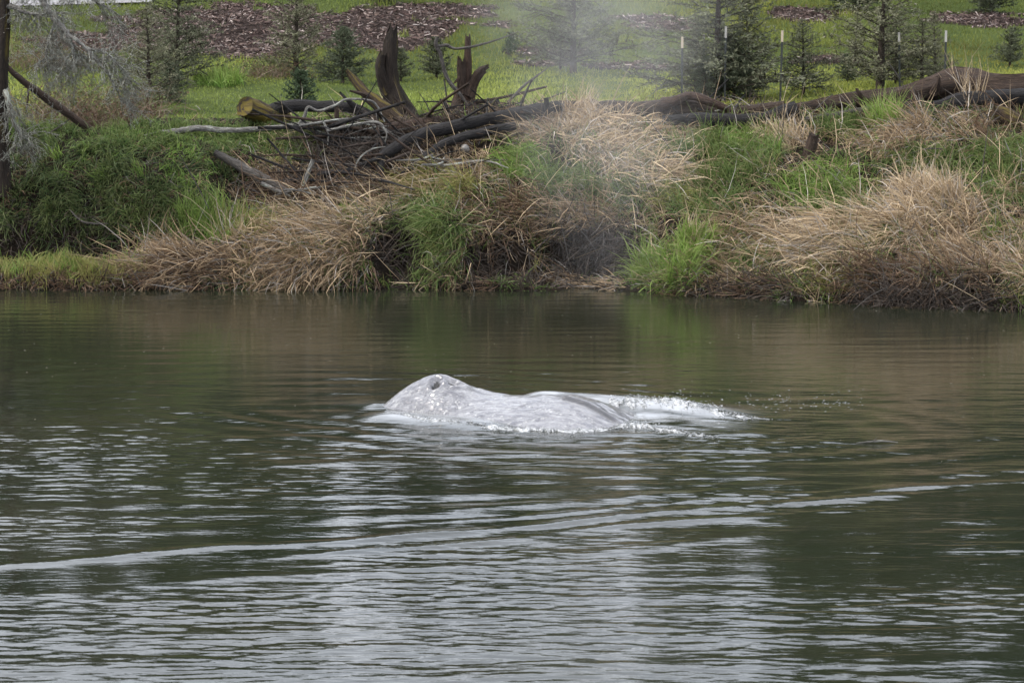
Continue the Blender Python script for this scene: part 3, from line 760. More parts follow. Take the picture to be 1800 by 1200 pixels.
    (1220, 236, 70, 14, 'S', 700, (0.3, 0.6), (0.3, 0.8), 0.2), (1850, 400, 100, 120, 'S', 1800, (0.5, 1.0), (-0.5, 0.6), 0.35), (1950, 330, 90, 130, 'G', 1800, (0.3, 0.6), (-0.3, 0.6), 0.6),
]:
    patch_px(*a)
px, py, g_ = cover(1500, 200, 545, None)
ok = px > 420
for kd, sel in (('G', rng.random(len(px)) < 0.6), ('L', rng.random(len(px)) < 0.25), ('Y', rng.random(len(px)) < 0.25)):
    sel = sel & ok
    bag['green'].append(gen_patch(g_[sel], kd, int(sel.sum()) * 13, (0.15, 0.5), (0.009, 0.018), (-0.1, 0.1), 0.75, 0.3))
px, py, g_ = cover(4200, 200, 550, None)
ok = (px > 470) | ((py > 420) & (px > 200))
bag['dry'].append(gen_patch(g_[ok], 'T', int(ok.sum()) * 2, (0.35, 1.2), (0.010, 0.018), (-0.4, 0.35), 0.35, 0.05))
px, py, g_ = cover(3600, 195, 550, None)
ok = px > 230
for kd, fr_ in (('B', 0.5), ('S', 0.6)):        # broken bits matted flat
    sel = ok & (rng.random(len(px)) < fr_)
    bag['dry'].append(gen_patch(g_[sel], kd, int(sel.sum()) * 6, (0.08, 0.34), (0.012, 0.026), (-0.3, 0.55), 0.12, 0.0, crad=0.2))
def join_bag(lst):
    return [np.concatenate([b[i] for b in lst]) for i in range(6)]
def prune(a):
    tip = a[0] + a[3][:, None] * (0.42 * a[1] + 0.58 * a[2])
    keep = np.ones(len(tip), bool)
    for q_ in (tip, 0.5 * (tip + a[0])):
        dz = (q_[:, 2] - CAMH); d = np.array([np.zeros(len(q_)), q_[:, 1], dz]).T
        fwd = d[:, 1] * math.cos(PITCH) - d[:, 2] * math.sin(PITCH); upc = d[:, 1] * math.sin(PITCH) + d[:, 2] * math.cos(PITCH)
        qx, qy = 900 + FPX * q_[:, 0] / fwd, 600 - FPX * upc / fwd
        for (hx, hy, ax, ay) in HOLLOW[:5]:
            keep &= ~(((a[5].mean(1) > 0.075)) & (((qx - hx) / ax) ** 2 + ((qy - hy) / ay) ** 2 < 0.85) & (rng.random(len(qx)) < 0.8))
    return [b[keep] for b in a]
gb = prune(join_bag(bag['green']))
o = add('bank_grass', blade_mesh('bank_grass', *gb, M['grass'], tipcol=(0.22, 0.22, 0.08)))
tag(o, 'rough green grass growing over the river bank', 'grass', kind='stuff')
db = prune(join_bag(bag['dry']))
o = add('dry_grass', blade_mesh('dry_grass', *db, M['straw']))
tag(o, 'matted tan dead grass combed down the river bank', 'dry grass', kind='stuff')
print('bank blades', len(gb[0]), len(db[0]))

# meadow turf
nf = 110000
fx = rng.uniform(-260, 2060, nf); fd = 65.0 + 30.0 * rng.random(nf) ** 1.35
X_ = (fx - 900) / FPX * fd
fi = np.clip(np.searchsorted(XS, X_), 0, len(XS) - 1); fj = np.clip(np.searchsorted(YS, fd), 0, len(YS) - 1)
keep = (mulch[fi, fj] < 0.35) & (turf[fi, fj] > 0.4)
X_, fd = X_[keep], fd[keep]
P = np.stack([X_, fd, terrain_z(X_, fd) - 0.01], -1)
N = len(P)
tn = fbm(X_ * 0.5, fd * 0.25, 101, 4)[:, None]; tn2 = fbm(X_ * 0.15 + 4, fd * 0.1, 104, 3)[:, None]
base = np.array([0.245, 0.280, 0.062]) * (1 + 0.5 * tn) + np.array([0.05, 0.02, 0.0]) * np.clip(tn2 * 2, -0.6, 1)
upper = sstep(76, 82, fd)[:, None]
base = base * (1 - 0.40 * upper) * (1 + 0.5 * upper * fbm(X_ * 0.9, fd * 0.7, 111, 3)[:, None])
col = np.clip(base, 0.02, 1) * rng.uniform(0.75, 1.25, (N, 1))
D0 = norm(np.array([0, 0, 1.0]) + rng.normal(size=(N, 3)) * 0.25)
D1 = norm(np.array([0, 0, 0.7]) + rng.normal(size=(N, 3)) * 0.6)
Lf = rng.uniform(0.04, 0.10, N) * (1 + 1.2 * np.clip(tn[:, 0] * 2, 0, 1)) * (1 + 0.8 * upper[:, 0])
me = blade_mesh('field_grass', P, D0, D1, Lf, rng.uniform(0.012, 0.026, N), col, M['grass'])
tag(add('field_grass', me), 'short bright green grass of the meadow above the bank', 'grass', kind='stuff')

# bark mulch
nm = 60000
fx = rng.uniform(-260, 2060, nm); fd = 76 + 19 * rng.random(nm)
X_ = (fx - 900) / FPX * fd
fi = np.clip(np.searchsorted(XS, X_), 0, len(XS) - 1); fj = np.clip(np.searchsorted(YS, fd), 0, len(YS) - 1)
keep = mulch[fi, fj] > 0.35
X_, fd = X_[keep], fd[keep]; N = len(X_)
P = np.stack([X_, fd, terrain_z(X_, fd) + rng.uniform(0, 0.05, N)], -1)
d = norm(rng.normal(size=(N, 3)) * np.array([1, 1, 0.35])); nn = norm(rng.normal(size=(N, 3)) + np.array([0, -0.5, 0.6]))
s_ = norm(np.cross(d, nn))
ln = rng.uniform(0.02, 0.13, (N, 1)); wdh = rng.uniform(0.007, 0.026, (N, 1))
V = np.stack([P - d * ln - s_ * wdh, P + d * ln - s_ * wdh * 0.6, P + d * ln + s_ * wdh, P - d * ln + s_ * wdh * 0.7], 1)
V[:, :, 2] += 0.03
pal = np.array([(0.07, 0.045, 0.04), (0.12, 0.085, 0.07), (0.24, 0.19, 0.17), (0.04, 0.028, 0.025), (0.34, 0.29, 0.26), (0.10, 0.068, 0.06)])
cc = pal[rng.choice(6, N, p=[.26, .26, .13, .18, .05, .12])] * rng.uniform(0.8, 1.2, (N, 1))
me = make_mesh('bark_mulch', V.reshape(-1, 3), [np.arange(N * 4).reshape(-1, 4)], M['chips'], False, cols=np.repeat(cc, 4, 0))
tag(add('bark_mulch', me), 'reddish brown bark chips strewn across the green slope', 'bark mulch', kind='stuff')

# ------------------------------------------------------------------ tubes: logs, trunks, sticks
def catmull(P, n):
    P = np.asarray(P, float)
    if len(P) == 2: 
        t = np.linspace(0, 1, n)[:, None]
        return P[0] * (1 - t) + P[1] * t
    Q = np.concatenate([[2 * P[0] - P[1]], P, [2 * P[-1] - P[-2]]])
    u = np.linspace(0, len(P) - 1 - 1e-6, n); i = u.astype(int); t = (u - i)[:, None]
    a, b, c, d = Q[i], Q[i + 1], Q[i + 2], Q[i + 3]
    return 0.5 * (2 * b + (c - a) * t + (2 * a - 5 * b + 4 * c - d) * t ** 2 + (3 * b - a - 3 * c + d) * t ** 3)
def tube_mesh(name, P, rad, mat, n=None, sides=10, rough=0.12, jag=0.0, seed=0, off=None, wob=0.0):
    P = np.asarray(P, float); rad = np.asarray(rad, float)
    Lg = np.linalg.norm(np.diff(P, axis=0), axis=1).sum()
    if n is None: n = int(np.clip(Lg / max(rad.mean() * 1.2, 0.03), 6, 60))
    C = catmull(np.concatenate([P, rad[:, None]], 1), n)
    r = np.maximum(C[:, 3], 0.002); C = C[:, :3]
    lr = np.random.default_rng(seed + 1000)
    if wob: C = C + lr.normal(size=C.shape) * wob * r[:, None]
    T = norm(np.gradient(C, axis=0))
    ref = np.array([0.13, 0.31, 0.94]) if abs(T[:, 2]).mean() < 0.8 else np.array([0.9, 0.3, 0.1])
    A = norm(np.cross(T, ref)); B = np.cross(T, A)
    ph = np.linspace(0, 2 * math.pi, sides, endpoint=False)
    s = np.concatenate([[0], np.cumsum(np.linalg.norm(np.diff(C, axis=0), axis=1))])
    S, PH = np.meshgrid(s, ph, indexing='ij')
    rr = r[:, None] * (1 + rough * 2.2 * fbm(np.cos(PH) * 1.7 + seed, S / max(r.mean(), 0.02) * 0.22 + np.sin(PH) * 1.7, seed, 3))
    V = C[:, None, :] + rr[..., None] * (np.cos(PH)[..., None] * A[:, None, :] + np.sin(PH)[..., None] * B[:, None, :])
    if jag:
        V[-1] += T[-1] * (lr.random(sides) * jag)[:, None]
        V[-2] += T[-1] * (lr.random(sides) * jag * 0.5)[:, None]
    vec = np.stack([np.cos(PH) * r.mean() * 3 + seed, np.sin(PH) * r.mean() * 3, S * 0.35], -1)
    V = V.reshape(-1, 3); vec = vec.reshape(-1, 3)
    nv = len(V)
    V = np.concatenate([V, [C[0], C[-1] - (T[-1] * jag * 0.3 if jag else 0)]]); vec = np.concatenate([vec, [vec[0], vec[-1]]])
    j = np.arange(sides); j2 = (j + 1) % sides; e = (n - 1) * sides
    caps = np.concatenate([np.stack([j2, j, np.full(sides, nv)], -1), np.stack([e + j, e + j2, np.full(sides, nv + 1)], -1)])
    if off is not None: V = V - np.asarray(off)
    return make_mesh(name, V, [grid_faces(n, sides, True)[:, ::-1], caps], mat, True, vec=vec)
def path(pts, cap=None, front=0.0):
    """(px, py, radius[, depth]) -> world points resting on the slope, or at the depth given."""
    P, r = [], []
    for t in pts:
        if len(t) > 3 and t[3] is not None:
            P.append(pix(t[0], t[1], t[3]))
        else:
            Y = ground(t[0], t[1])[0][1]
            if cap is not None: Y = min(Y, cap)
            P.append(pix(t[0], t[1], Y - front))
        r.append(t[2])
    return np.array(P), np.array(r)
_seed = [0]
def wood(name, label, cat, mat, parts, cap=66.2, front=0.0, group=None, sides=10, rough=0.14, jag=0.0):
    """parts: [(part name, points)], the first is the main stem."""
    P0, r0 = path(parts[0][1], cap, front)
    root = empty(name, P0[np.argmin(P0[:, 2])])
    for nm_, pts in parts:
        _seed[0] += 1
        P, r = path(pts, cap, front)
        m_ = mat if isinstance(mat, str) else mat.get(nm_, mat['*'])
        add(nm_, tube_mesh(nm_, P, r, M[m_], sides=sides if r.max() > 0.03 else 6, rough=rough, jag=jag if nm_ in ('trunk', 'stub', 'root') else 0, seed=_seed[0], off=root.location, wob=0.05), root)
    tag(root, label, cat, group)
    return root

YB = 65.2
wood('tree_stump', 'tall dark jagged stump with a shorter lobe, standing on the meadow edge', 'stump', {'*': 'stump', 'root': 'stump'},
     [('trunk', [(700, 205, .42, YB), (694, 180, .32, YB), (688, 150, .23, YB), (685, 115, .19, YB), (687, 80, .17, YB), (690, 55, .09, YB)]),
      ('stub', [(684, 165, .16, YB - .1), (672, 135, .14, YB - .15), (669, 112, .12, YB - .15), (672, 99, .09, YB - .15)]),
      ('root', [(700, 185, .16, YB - .1), (712, 192, .12, YB - .2), (728, 203, .06, YB - .3)]),
      ('root', [(688, 185, .15, YB - .1), (672, 196, .12, YB - .3), (660, 206, .07, YB - .4)])], jag=0.22, rough=0.34, sides=18)
wood('tree_stump', 'slender split stump with a bare reddish spike and side stubs', 'stump', {'*': 'red_wood', 'stub': 'brown_wood', 'root': 'brown_wood'},
     [('trunk', [(819, 203, .34, YB), (817, 180, .22, YB), (819, 150, .17, YB), (821, 125, .11, YB), (822, 95, .085, YB), (822, 72, .06, YB)]),
      ('stub', [(812, 165, .12, YB - .1), (812, 140, .10, YB - .15), (811, 112, .07, YB - .15)]),
      ('stub', [(826, 170, .14, YB - .1), (833, 148, .12, YB - .12), (843, 128, .10, YB - .12), (847, 123, .07, YB - .12)]),
      ('root', [(812, 185, .15, YB - .1), (800, 197, .12, YB - .2), (785, 206, .06, YB - .3)]),
      ('branch', [(812, 133, .04, YB - .2), (805, 140, .03, YB - .25), (797, 148, .012, YB - .3)])], jag=0.2, rough=0.34, sides=18)
wood('sawn_log', 'mossy sawn log end beside a dark rotting trunk on the bank', 'log', 'yellow_moss',
     [('trunk', [(432, 187, .24, 63.7), (446, 192, .24, 63.9), (470, 203, .22, 64.2), (500, 212, .2, 64.6)])], sides=16)
wood('fallen_log', 'dark arched rotten trunk lying on the bank behind the white branch', 'log', 'dark_wood',
     [('trunk', [(455, 208, .14, 64.2), (490, 193, .15, 64.3), (520, 187, .14, 64.4), (570, 188, .13, 64.5), (620, 190, .14, 64.6), (650, 205, .16, 64.6), (668, 220, .12, 64.6)]),
      ('root', [(630, 192, .08, 64.5), (612, 178, .05, 64.4), (597, 162, .02, 64.4)]),
      ('branch', [(505, 195, .04, 64.2), (500, 184, .035, 64.1), (482, 181, .02, 64.1)])], rough=0.2)
wood('fallen_log', 'broken brown trunk with an orange mossy flank leaning on the stump', 'log', {'*': 'moss_wood', 'branch': 'brown_wood'},
     [('trunk', [(700, 215, .17, 64.6), (680, 198, .17, 64.6), (660, 180, .16, 64.7), (640, 160, .13, 64.8), (622, 140, .09, 64.9), (612, 128, .05, 64.9)]),
      ('branch', [(650, 172, .07, 64.6), (635, 165, .05, 64.5), (615, 160, .02, 64.5)])], jag=0.1, rough=0.2)
wood('fallen_branch', 'long pale lichened branch stretched across the grassy bank', 'branch', 'pale_bark',
     [('trunk', [(212, 248, .022, 62.9), (260, 239, .05, 63.0), (300, 232, .065, 63.1), (345, 226, .07, 63.2), (400, 229, .062, 63.2), (470, 226, .058, 63.3), (520, 220, .055, 63.4), (560, 216, .045, 63.4)]),
      ('branch', [(525, 220, .045, 63.4), (535, 205, .04, 63.4), (542, 188, .03, 63.4), (560, 195, .03, 63.4), (590, 185, .03, 63.3), (610, 175, .028, 63.3), (650, 177, .024, 63.2), (665, 190, .02, 63.2), (676, 215, .018, 63.1)])])
wood('driftwood_branch', 'pale forked branch bending down into the driftwood tangle', 'branch', 'pale_bark',
     [('trunk', [(575, 230, .025, 62.8), (610, 222, .032, 62.8), (650, 215, .032, 62.8), (668, 217, .03, 62.7), (676, 228, .03, 62.7), (690, 243, .02, 62.7), (698, 250, .012, 62.7)]),
      ('branch', [(672, 222, .022, 62.7), (680, 235, .018, 62.6), (676, 252, .014, 62.6)]),
      ('branch', [(568, 212, .025, 62.9), (577, 235, .02, 62.8), (576, 255, .014, 62.8)])])
wood('driftwood_log', 'thick dark curved log bending down toward the water', 'log', 'dark_wood',
     [('trunk', [(985, 188, .15, 63.6), (940, 195, .16, 63.4), (880, 206, .15, 63.0), (820, 218, .14, 62.6), (760, 231, .14, 62.3), (720, 245, .13, 62.0), (690, 262, .12, 61.8), (668, 278, .10, 61.7)]),
      ('branch', [(672, 275, .09, 61.7), (668, 300, .085, 61.5), (675, 325, .08, 61.3), (684, 355, .06, 61.1), (690, 385, .03, 60.8)]),
      ('stub', [(962, 192, .06, 63.2), (961, 182, .055, 63.2), (960, 172, .05, 63.2)]),
      ('branch', [(672, 276, .05, 61.6), (650, 284, .04, 61.5), (628, 293, .015, 61.4)])], rough=0.08)
wood('driftwood_log', 'lower dark straight log with pale broken twigs, under the curved one', 'log', 'dark_wood',
     [('trunk', [(905, 222, .10, 62.6), (850, 232, .10, 62.3), (800, 245, .095, 62.0), (765, 262, .09, 61.8), (735, 285, .075, 61.6), (705, 308, .05, 61.4)]),
      ('branch', [(742, 280, .02, 61.5), (748, 292, .015, 61.4), (757, 304, .008, 61.4)])], rough=0.1)
wood('driftwood_log', 'reddish brown bleached log behind the dark curved log', 'log', 'red_wood',
     [('trunk', [(668, 230, .13, 63.6), (720, 224, .15, 63.7), (790, 213, .14, 63.9), (860, 203, .12, 64.1), (930, 192, .10, 64.4), (985, 182, .06, 64.6)])], jag=0.1)
wood('driftwood_log', 'narrow straight brown pole lying along the crest by the stumps', 'log', 'brown_wood',
     [('trunk', [(675, 214, .05, 64.2), (740, 212, .06, 64.3), (800, 205, .06, 64.5), (860, 195, .055, 64.7), (900, 186, .04, 64.8)])])
wood('dead_sapling', 'thin grey bare stem with one long branch pointing sideways over the field', 'dead tree', 'grey_wood',
     [('trunk', [(822, 185, .03, 64.9), (808, 165, .04, 64.9), (790, 145, .045, 64.9), (780, 122, .045, 64.9), (774, 95, .045, 64.9), (766, 78, .05, 64.9), (769, 65, .045, 64.9)]),
      ('branch', [(770, 82, .035, 64.9), (785, 80, .035, 64.9), (802, 86, .03, 64.9), (840, 80, .025, 64.8), (880, 68, .018, 64.7), (912, 56, .006, 64.7)]),
      ('branch', [(781, 140, .022, 64.9), (784, 165, .018, 64.9), (786, 188, .012, 64.9)])])
wood('leaning_stick', 'bare grey stick leaning out over the field from the driftwood', 'branch', 'grey_wood',
     [('trunk', [(893, 180, .035, 64.2), (920, 152, .03, 64.2), (945, 133, .022, 64.2), (966, 117, .008, 64.2)])])
wood('broken_snag', 'short dark pointed snag between the two stumps', 'snag', 'dark_wood',
     [('trunk', [(792, 196, .07, 64.6), (783, 185, .06, 64.6), (773, 174, .02, 64.6)])])
# right-hand drift logs
wood('driftwood_log', 'long grey brown log lying half buried under straw on the crest', 'log', 'brown_wood',
     [('trunk', [(985, 186, .11, 64.0), (1060, 189, .13, 63.9), (1130, 190, .16, 63.8), (1200, 190, .18, 63.7), (1240, 194, .16, 63.7), (1300, 202, .12, 63.6)])])
wood('driftwood_log', 'bent reddish log arched over the other logs', 'log', 'red_wood',
     [('trunk', [(1165, 184, .14, 63.6), (1190, 176, .11, 63.5), (1213, 168, .09, 63.5), (1238, 175, .09, 63.4), (1268, 187, .08, 63.4), (1295, 200, .06, 63.4)])], jag=0.1)
wood('driftwood_log', 'dark split log with grey edge below the arched one', 'log', 'dark_wood',
     [('trunk', [(1165, 212, .11, 63.0), (1220, 209, .14, 62.9), (1270, 211, .14, 62.9), (1320, 212, .14, 62.9), (1360, 203, .16, 63.0), (1400, 191, .18, 63.1)])])
wood('fallen_log', 'very long brown fallen trunk rising along the crest to its broken butt', 'log', 'brown_wood',
     [('trunk', [(1375, 196, .17, 63.6), (1420, 190, .17, 63.8), (1480, 182, .19, 63.9), (1540, 175, .20, 64.0), (1600, 166, .22, 64.1), (1650, 156, .27, 64.2), (1690, 150, .28, 64.2), (1740, 152, .26, 64.1), (1800, 153, .26, 64.0), (1880, 150, .26, 63.9)]),
      ('stub', [(1520, 178, .07, 63.8), (1512, 166, .06, 63.7), (1508, 160, .03, 63.7)]), ('stub', [(1640, 165, .08, 63.9), (1648, 148, .06, 63.8), (1650, 140, .03, 63.8)])], rough=0.36, sides=16, jag=0.1)
wood('fallen_log', 'dark trunk lying against the longer fallen trunk, half under dry grass', 'log', 'dark_wood',
     [('trunk', [(1640, 190, .14, 63.2), (1690, 178, .17, 63.3), (1750, 172, .18, 63.3), (1810, 170, .18, 63.3), (1880, 168, .18, 63.3)])], rough=0.2)
wood('driftwood_log', 'short broken brown log end wedged between the split log and the long trunk', 'log', 'brown_wood',
     [('trunk', [(1300, 196, .10, 63.3), (1335, 192, .12, 63.2), (1375, 186, .11, 63.2)])], jag=0.08)
wood('driftwood_log', 'grey split board-like log leaning against the long trunk', 'log', 'grey_wood',
     [('trunk', [(1415, 210, .05, 63.0), (1460, 203, .06, 63.1), (1510, 194, .06, 63.3), (1555, 186, .04, 63.4)])])
wood('buried_stump', 'mossy rotten stump sunk in dry grass below the fallen trunk', 'stump', 'moss_wood',
     [('trunk', [(1790, 215, .16, 62.4), (1765, 205, .2, 62.5), (1745, 200, .17, 62.5)])], rough=0.25)
wood('broken_snag', 'short brown broken snag standing in green grass on the slope', 'snag', 'brown_wood',
     [('trunk', [(1420, 285, .12, 61.2), (1424, 262, .13, 61.2), (1430, 240, .10, 61.2)])], jag=0.1)
# left debris
wood('driftwood_log', 'smooth grey brown log sliding down the grassy bank into the debris', 'log', 'grey_wood',
     [('trunk', [(378, 268, .07, 61.7), (410, 286, .10, 61.6), (445, 305, .11, 61.4), (480, 322, .10, 61.2), (510, 340, .06, 61.0)])])
wood('driftwood_branch', 'pale peeled stick pointing down across the debris', 'branch', 'pale_bark', [('trunk', [(459, 322, .04, 60.9), (480, 332, .04, 60.9), (511, 345, .02, 60.9)])])
wood('driftwood_branch', 'short pale upright stub propped in the debris', 'branch', 'pale_bark', [('trunk', [(534, 328, .04, 61.1), (541, 305, .045, 61.1), (551, 281, .045, 61.1)])])
wood('driftwood_branch', 'dark slanting branch with a short fork lodged under the curved log', 'branch', 'dark_wood',
     [('trunk', [(475, 328, .03, 61.3), (520, 316, .045, 61.3), (560, 307, .05, 61.4), (610, 300, .05, 61.5), (650, 290, .045, 61.5)]),
      ('branch', [(588, 304, .03, 61.3), (596, 320, .025, 61.2), (604, 333, .015, 61.2)])])
wood('driftwood_branch', 'pale stick standing in the grass below the debris', 'branch', 'grey_wood', [('trunk', [(527, 352, .04, 60.6), (533, 370, .04, 60.5), (539, 392, .03, 60.4)])])
wood('driftwood_branch', 'looped pale twig hanging in front of the curved log', 'branch', 'pale_bark',
     [('trunk', [(677, 258, .012, 61.5), (655, 262, .016, 61.4), (635, 275, .018, 61.4), (625, 295, .016, 61.4), (638, 312, .014, 61.3), (652, 322, .008, 61.3)])])
wood('driftwood_branch', 'dark curved root lying in shade on the left slope', 'branch', 'grey_wood', [('trunk', [(122, 368, .012, 60.5), (142, 388, .022, 60.4), (165, 393, .02, 60.4), (190, 393, .01, 60.4)])])
wood('driftwood_branch', 'brown pole leaning up from the crest tangle by the dark trunk', 'branch', 'brown_wood', [('trunk', [(590, 225, .05, 63.6), (592, 205, .055, 63.6), (591, 186, .035, 63.6)])])
wood('driftwood_log', 'stubby brown log poking out of sticks beside the split stump', 'log', 'dark_wood', [('trunk', [(835, 196, .07, 64.3), (855, 188, .08, 64.3), (876, 178, .07, 64.2)])])
# loose sticks: only their place tells them apart
stick_lab = 'thin bare stick lodged in the driftwood tangle'
variants = []
for v_ in range(6):
    L_ = 0.5 + 0.14 * v_
    pts = [(-L_, 0, 0.0), (-L_ * 0.3, 0.03 * (v_ - 2), 0.03), (L_ * 0.4, -0.02 * (v_ - 3), 0.05), (L_, 0, 0.0)]
    variants.append(tube_mesh('stick', np.array(pts), np.array([.014, .018, .014, .006]) * (0.8 + 0.12 * v_), M[['pale_bark', 'grey_wood', 'brown_wood', 'dark_wood', 'dark_wood', 'brown_wood'][v_]], n=9, sides=6, seed=v_ + 70))
spots = [(620, 268, 95, 52, 62.0, 60), (840, 225, 90, 28, 62.6, 20), (730, 278, 90, 32, 61.7, 24), (520, 335, 60, 18, 61.0, 9), (900, 188, 60, 10, 64.2, 12), (1280, 200, 90, 12, 63.7, 13)]
for (cx_, cy_, rx_, ry_, Yc, n_) in spots:
    for i in range(n_):
        a_ = rng.uniform(cx_ - rx_, cx_ + rx_); b_ = rng.uniform(cy_ - ry_, cy_ + ry_)
        g0 = ground(a_, b_)[0]
        Y = min(g0[1], Yc + 1.5) - 0.30
        o = add('stick', variants[rng.integers(6)], None, pix(a_, b_, Y))
        o.rotation_euler = (rng.normal() * 0.25, rng.normal() * (0.45 if i % 4 else 0.15), rng.normal() * 0.6 + (math.pi if rng.random() < .5 else 0))
        o.scale = (rng.uniform(0.6, 1.5),) * 3 if i % 4 or Yc > 62.5 else (rng.uniform(1.4, 2.2),) * 3
        tag(o, stick_lab, 'stick', 'loose sticks in the driftwood tangle')

# ------------------------------------------------------------------ distinct clumps
def clump(name, label, cat, cx, cy, rx, ry, layers, group=None):
    c = ground(cx, cy)[0]
    arrs = {'green': [], 'dry': []}
    for (kind, n, Lr, lean, up, coh, Wr) in layers:
        b = ellipse_pts(cx, cy, rx, ry, max(3, n // 25))
        b = b[np.abs(b[:, 1] - c[1]) < 2.5]
        arrs['dry' if kind in 'STBK' else 'green'].append(gen_patch(b, kind, n, Lr, Wr, lean, up, coh, crad=0.06))
    root = empty(name, c)
    tag(root, label, cat, group)
    for k_, nm_ in (('green', 'green_blades'), ('dry', 'dry_stems')):
        if arrs[k_]:
            a = join_bag(arrs[k_]); a[0] = a[0] - c
            add(nm_, blade_mesh(nm_, *a, M['grass' if k_ == 'green' else 'straw'], tipcol=(0.3, 0.32, 0.1) if k_ == 'green' else None), root)['kind'] = 'stuff'
GW = (0.012, 0.022)
clump('grass_tussock', 'bright green leafy tussock growing right at the waterline', 'grass tussock', 1165, 490, 55, 24,
      [('L', 900, (0.35, 1.0), (0.15, -0.4), 0.8, 0.25, GW), ('G', 700, (0.3, 0.9), (-0.3, 0.2), 0.7, 0.2, GW), ('T', 110, (0.4, 0.9), (-0.2, -0.2), 0.6, 0.1, (0.008, 0.014))])
clump('grass_tussock', 'bright green tussock on the slope above the waterline tussock', 'grass tussock', 1215, 440, 32, 22, [('L', 800, (0.4, 0.8), (0.2, -0.2), 0.8, 0.4, GW), ('T', 120, (0.5, 0.9), (0.2, -0.4), 0.8, 0.3, (0.008, 0.014))])
clump('grass_tussock', 'tall green tussock growing against the long fallen trunk', 'grass tussock', 1553, 224, 24, 10, [('L', 650, (0.45, 0.85), (0.1, -0.7), 0.95, 0.35, GW)])
clump('grass_tussock', 'big pale green tussock beside the bark chips on the field', 'grass tussock', 385, 148, 42, 6, [('L', 1300, (0.3, 0.62), (0.1, -0.5), 0.95, 0.35, (0.014, 0.026))])
clump('dry_reed', 'tall dry reed stalks rising from green grass near the straw hummock', 'reed', 418, 418, 30, 12,
      [('T', 34, (0.6, 1.2), (0.2, -1.0), 0.9, 0.6, (0.012, 0.02)), ('T', 10, (1.0, 1.6), (0.25, -1.0), 0.95, 0.85, (0.012, 0.018)), ('T', 16, (1.0, 1.5), (-0.8, -0.8), 0.8, 0.8, (0.012, 0.018))])
clump('dry_reed', 'dry pale reed stalks standing in front of the long fallen trunk', 'reed', 1697, 190, 20, 8,
      [('T', 50, (0.7, 1.3), (-0.05, -1.0), 0.95, 0.85, (0.012, 0.02)), ('T', 14, (0.6, 1.1), (0.6, -0.5), 0.9, 0.6, (0.012, 0.016))])
clump('straw_tussock', 'large fanned tussock of bleached straw on the slope', 'straw tussock', 1630, 352, 62, 22,
      [('T', 700, (0.5, 1.0), (-0.3, -0.7), 0.85, 0.4, (0.010, 0.018)), ('T', 300, (0.6, 1.1), (-0.9, 0.3), 0.6, 0.6, (0.010, 0.018))])
clump('straw_tussock', 'hazy tuft of tall tan grass on the crest beside the curved log', 'straw tussock', 1010, 215, 38, 20,
      [('T', 420, (0.4, 0.8), (0.2, -0.6), 0.85, 0.4, (0.009, 0.016)), ('T', 250, (0.5, 0.9), (0.5, 0.8), 0.6, 0.5, (0.009, 0.016))])
clump('straw_tussock', 'small upright tuft of straw beside the broken snag', 'straw tussock', 1378, 252, 16, 12, [('T', 200, (0.4, 0.75), (-0.3, -0.8), 0.9, 0.6, (0.009, 0.016))])
# single long stems that stand out
stems = [(312, 268, 368, 368, .012), (690, 378, 683, 330, .012), (1380, 183, 1374, 250, .012), (1738, 215, 1722, 340, .010), (1110, 175, 1190, 280, .009), (1415, 215, 1465, 165, .012), (980, 370, 1000, 460, .011), (1010, 395, 1050, 445, .011),
         (930, 455, 975, 410, .012), (1500, 545, 1560, 505, .012), (1640, 520, 1700, 480, .012), (1690, 540, 1790, 520, .010), (1600, 270, 1660, 262, .014), (1560, 110, 1590, 155, .014)]
for i, (x0, y0, x1, y1, r_) in enumerate(stems):
    a_, b_ = ground(x0, max(y0, y1))[0], None
    Y = min(ground((x0 + x1) / 2, max(y0, y1))[0][1], 63.5) - 0.35
    P0_, P1_ = pix(x0, y0, Y), pix(x1, y1, Y)
    mid = 0.5 * (P0_ + P1_) + np.array([0, 0, 0.05])
    lo = P0_ if P0_[2] < P1_[2] else P1_
    me = tube_mesh('dry_stalk', np.array([P0_, mid, P1_]) - lo, np.array([r_ * .5, r_, r_ * .7]), M['grey_wood'], n=7, sides=5, seed=200 + i)
    tag(add('dry_stalk', me, None, lo), 'long single dry stem slanting over the matted bank', 'dry stem', 'single dry stems on the bank')

# pale stone in the tangle
bst = bpy.data.meshes.new('stone')
import bmesh
bm = bmesh.new(); bmesh.ops.create_icosphere(bm, subdivisions=3, radius=0.10)
for v in bm.verts:
    v.co = v.co * (1 + 0.35 * float(fbm(v.co.x * 9 + 3, v.co.y * 9 + v.co.z * 7, 7, 3))); v.co.z *= 0.9
bm.to_mesh(bst); bm.free()
for f in bst.polygons: f.use_smooth = True
m, nt, p = new_mat('pale_stone')
nt.links.new(mix_node(nt, noise_node(nt, None, 9.0, 4), (0.05, 0.045, 0.04), (0.17, 0.16, 0.145)), p.inputs['Base Color'])
bst.materials.append(m)
tag(add('stone', bst, None, pix(818, 262, 61.8)), 'pale rounded stone among straw below the dark logs', 'stone')

